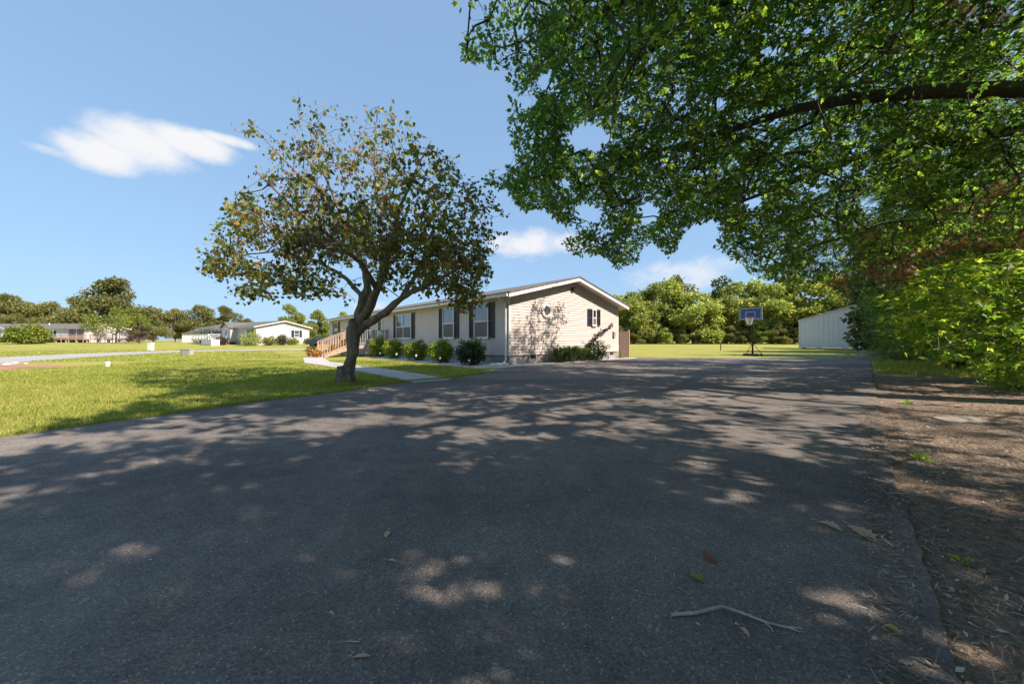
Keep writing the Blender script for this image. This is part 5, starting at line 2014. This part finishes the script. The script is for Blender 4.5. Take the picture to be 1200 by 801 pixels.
# ------------------------------------------------------------------ litter, fallen leaves, stick
def build_litter():
    strip_poly = [(-2.5, -2.6), (1.05, 1.05), (4.05, 4.15), (7.5, 7.5), (10.7, 10.6), (13.2, 8.6), (12.4, 4.6), (8, 0), (2, -3)]
    parts = []
    for n, kind, s0, s1, zz in ((-120000, 'needle', .02, .06, .012), (-16000, 'blade', .012, .035, .014), (-3500, 'wide', .01, .026, .014), (60000, 'needle', .03, .09, .012), (9000, 'blade', .02, .06, .016), (3000, 'wide', .015, .042, .02)):
        near = n < 0
        n = abs(n)
        x = rng.uniform(.5, 7.5, n) if near else rng.uniform(-2.5, 13.5, n)
        y = rng.uniform(.6, 5.5, n) if near else rng.uniform(-2, 11, n)
        if near:
            # some is blown over the edge of the asphalt
            x -= np.where(rng.uniform(size=n) < .25, np.abs(rng.normal(size=n)) * .2, 0)
        # denser close by
        ok = in_poly(x, y, strip_poly) & ((rng.uniform(size=n) < np.clip(3.0 / np.maximum(y, .5), .12, 1) + .1) | near)
        x, y = x[ok], y[ok]
        k = len(x)
        P = np.stack([x, y, np.where(x > y + .22, .014, .03) + rng.uniform(0, zz, k)], 1)
        T = rng.normal(size=(k, 3)) * [1, 1, .16]
        N = rng.normal(size=(k, 3)) * .3 + [0, 0, 1]
        S = rng.uniform(s0, s1, k)
        parts.append(leaves(kind, P, T, N, S))
    V, T = cat(parts)
    tag(np_obj('leaf_litter', V, T, MT['litter']), 'carpet of brown needles and leaf scraps beside the drive', 'litter', kind='stuff')
    # twigs
    n = 420
    x = rng.uniform(-1, 13, n * 4)
    y = rng.uniform(-1, 10.5, n * 4)
    ok = in_poly(x, y, strip_poly)
    x, y = x[ok][:n], y[ok][:n]
    A = np.stack([x, y, np.full(len(x), .025)], 1)
    a = rng.uniform(0, 2 * np.pi, len(x))
    ln = rng.uniform(.05, .12 + .022 * np.maximum(y, 0), len(x))
    B = A + np.stack([np.cos(a) * ln, np.sin(a) * ln, rng.uniform(-.005, .03, len(x))], 1)
    Md = (A + B) / 2 + rng.normal(size=A.shape) * [.02, .02, .008]
    V, T = cat([sticks(A, Md, .0028, .0024, 4), sticks(Md, B, .0024, .0014, 4)])
    tag(np_obj('scattered_twigs', V, T, MT['stick']), 'thin grey twigs scattered over the needle litter', 'twigs', kind='stuff')
    # seeds, crumbs and needles on the asphalt
    n = 520
    x = rng.uniform(-4, 6, n * 3)
    y = rng.uniform(.9, 9, n * 3)
    ok = in_poly(x, y, DRIVE) & (rng.uniform(size=n * 3) < np.clip(.25 + (x + 1) * .18, .1, 1))
    x, y = x[ok][:n], y[ok][:n]
    P = np.stack([x, y, np.full(len(x), .031)], 1)
    V1 = leaves('wide', P, rng.normal(size=P.shape) * [1, 1, .1], rng.normal(size=P.shape) * .3 + [0, 0, 1], rng.uniform(.008, .02, len(x)))
    j = rng.integers(0, len(x), 160)
    P2 = P[j] + rng.normal(size=(160, 3)) * [.4, .4, 0]
    P2 = P2[in_poly(P2[:, 0], P2[:, 1], DRIVE)]
    V2 = leaves('needle', P2, rng.normal(size=P2.shape) * [1, 1, .02], np.tile([[0, 0, 1.]], (len(P2), 1)), rng.uniform(.03, .08, len(P2)))
    V, T = cat([V1, V2])
    tag(np_obj('seed_scraps', V, T, MT['seeds']), 'tiny pale seeds and needles strewn on the asphalt', 'litter', kind='stuff')

    def big_leaf(name, px, py, size, rz, mat, label, curl=.25, narrow=1.0):
        x, y = gp(px, py)
        st = [(0, .015), (.08, .05), (.17, .15), (.25, .14), (.34, .26), (.43, .20), (.53, .32), (.63, .22), (.72, .27), (.82, .15), (.91, .13), (1, .0)]
        V, T = [], []
        for i, (u, w) in enumerate(st):
            zz = curl * (.16 * math.sin(u * 3.1) + .02 * math.sin(i * 2.3))
            w *= narrow
            V += [(u, w, zz + curl * w * .8), (u + .02, 0, zz), (u, -w, zz + curl * w * .5)]
        for i in range(len(st) - 1):
            a = 3 * i
            T += [(a, a + 1, a + 4), (a, a + 4, a + 3), (a + 1, a + 2, a + 5), (a + 1, a + 5, a + 4)]
        V = np.array(V) * size
        V[:, 2] -= V[:, 2].min()
        o = thing(name, (x, y, .031), label, 'leaf', rz)
        np_obj('blade', V, np.array(T), mat, o)
        MB().tube([(-.22 * size, .02 * size, .004), (0, 0, .006 + .02 * size)], [.0022, .003], 5).build('stalk', mat, o)
        return o
    big_leaf('oak_leaf', 957, 617, .115, R(-66), MT['dryleaf'], 'tan curled oak leaf, its tip towards the larger leaf', .55, .8)
    big_leaf('oak_leaf', 993, 621, .175, R(-97), MT['dryleaf'], 'largest tan dry oak leaf on the asphalt', .35, .85)
    big_leaf('russet_leaf', 826, 655, .08, R(-95), MT['red_leaf'], 'small russet leaf on the asphalt above the yellow green leaf', .5, .9)
    big_leaf('oak_leaf', 806, 680, .075, R(-48), MT['green_leaf'], 'yellow green lobed leaf on the asphalt near the stick', .4, 1.1)
    big_leaf('gold_leaf', 1035, 741, .045, R(-60), MT['gold_leaf'], 'small golden leaf on the asphalt near the litter edge', .5, 1.1)
    big_leaf('oak_leaf', 455, 628, .07, R(-80), MT['dryleaf'], 'small tan leaf alone in the middle of the drive', .4, .8)
    big_leaf('oak_leaf', 453, 664, .05, R(-10), MT['dryleaf'], 'thin withered leaf below the lone tan leaf', .6, .5)
    big_leaf('oak_leaf', 412, 781, .06, R(5), MT['dryleaf'], 'withered narrow leaf low on the left drive', .4, .4)
    big_leaf('oak_leaf', 866, 744, .045, R(-80), MT['dryleaf'], 'crumpled brown leaf tucked under the fallen stick', .7, .7)
    # fallen forked stick
    g = lambda x, y, z=.036: Vector((*gp(x, y), z))
    p0 = g(787, 730)
    o = thing('fallen_stick', (p0.x, p0.y, 0), 'long pale forked stick lying on the asphalt', 'stick')
    rel = lambda pts: [p - Vector((p0.x, p0.y, 0)) for p in pts]
    MB().tube(rel([g(787, 731), g(815, 729), g(846, 724, .046), g(862, 728, .042), g(900, 741), g(925, 747), g(938, 752)]), [.0058, .0062, .0056, .005, .004, .0032, .002], 8).build('stem', MT['stick'], o, True)
    MB().tube(rel([g(858, 727, .042), g(872, 730.5), g(881, 730.5)]), [.0035, .003, .002], 6).build('side_twig', MT['stick'], o)
    MB().tube(rel([g(896, 740), g(904, 747), g(906, 752)]), [.0028, .0024, .0015], 6).build('side_twig', MT['stick'], o)
    MB().tube(rel([g(920, 746), g(940, 747.5)]), [.003, .0016], 6).build('side_twig', MT['stick'], o)
    # pale slab half buried in the litter
    x, y = gp(1123, 494)
    o = MB().prism_z([(-.24, -.12), (.22, -.14), (.26, .02), (.2, .13), (-.2, .12)], 0, .035).build('stone_slab', MT['fieldstone'], None, bevel=.012)
    o.location = (x, y, .005)
    o.rotation_euler = (R(2), R(-2), R(-8))
    tag(o, 'flat pale stone slab half sunk in the needle litter', 'slab')
    # sprigs of weed
    for i, (px, py, lab) in enumerate(((1127, 662, 'lone bright green weed sprig in the brown litter'), (1078, 541, 'low weed sprig near the asphalt edge'), (1062, 474, 'pale weed sprig on the far litter'))):
        x, y = gp(px, py)
        o = thing('weed_sprig', (x, y, .01), lab, 'weed')
        n = 26
        d = rand_dir(n)
        d[:, 2] = np.abs(d[:, 2]) * .8
        s = 1 if i == 0 else 1.8
        V, T = leaves('blade', d * .012 * s, d, up_normals(n), rng.uniform(.02, .045, n) * s)
        np_obj('leaf_blades', V, T, MT['maple'], o)


build_litter()
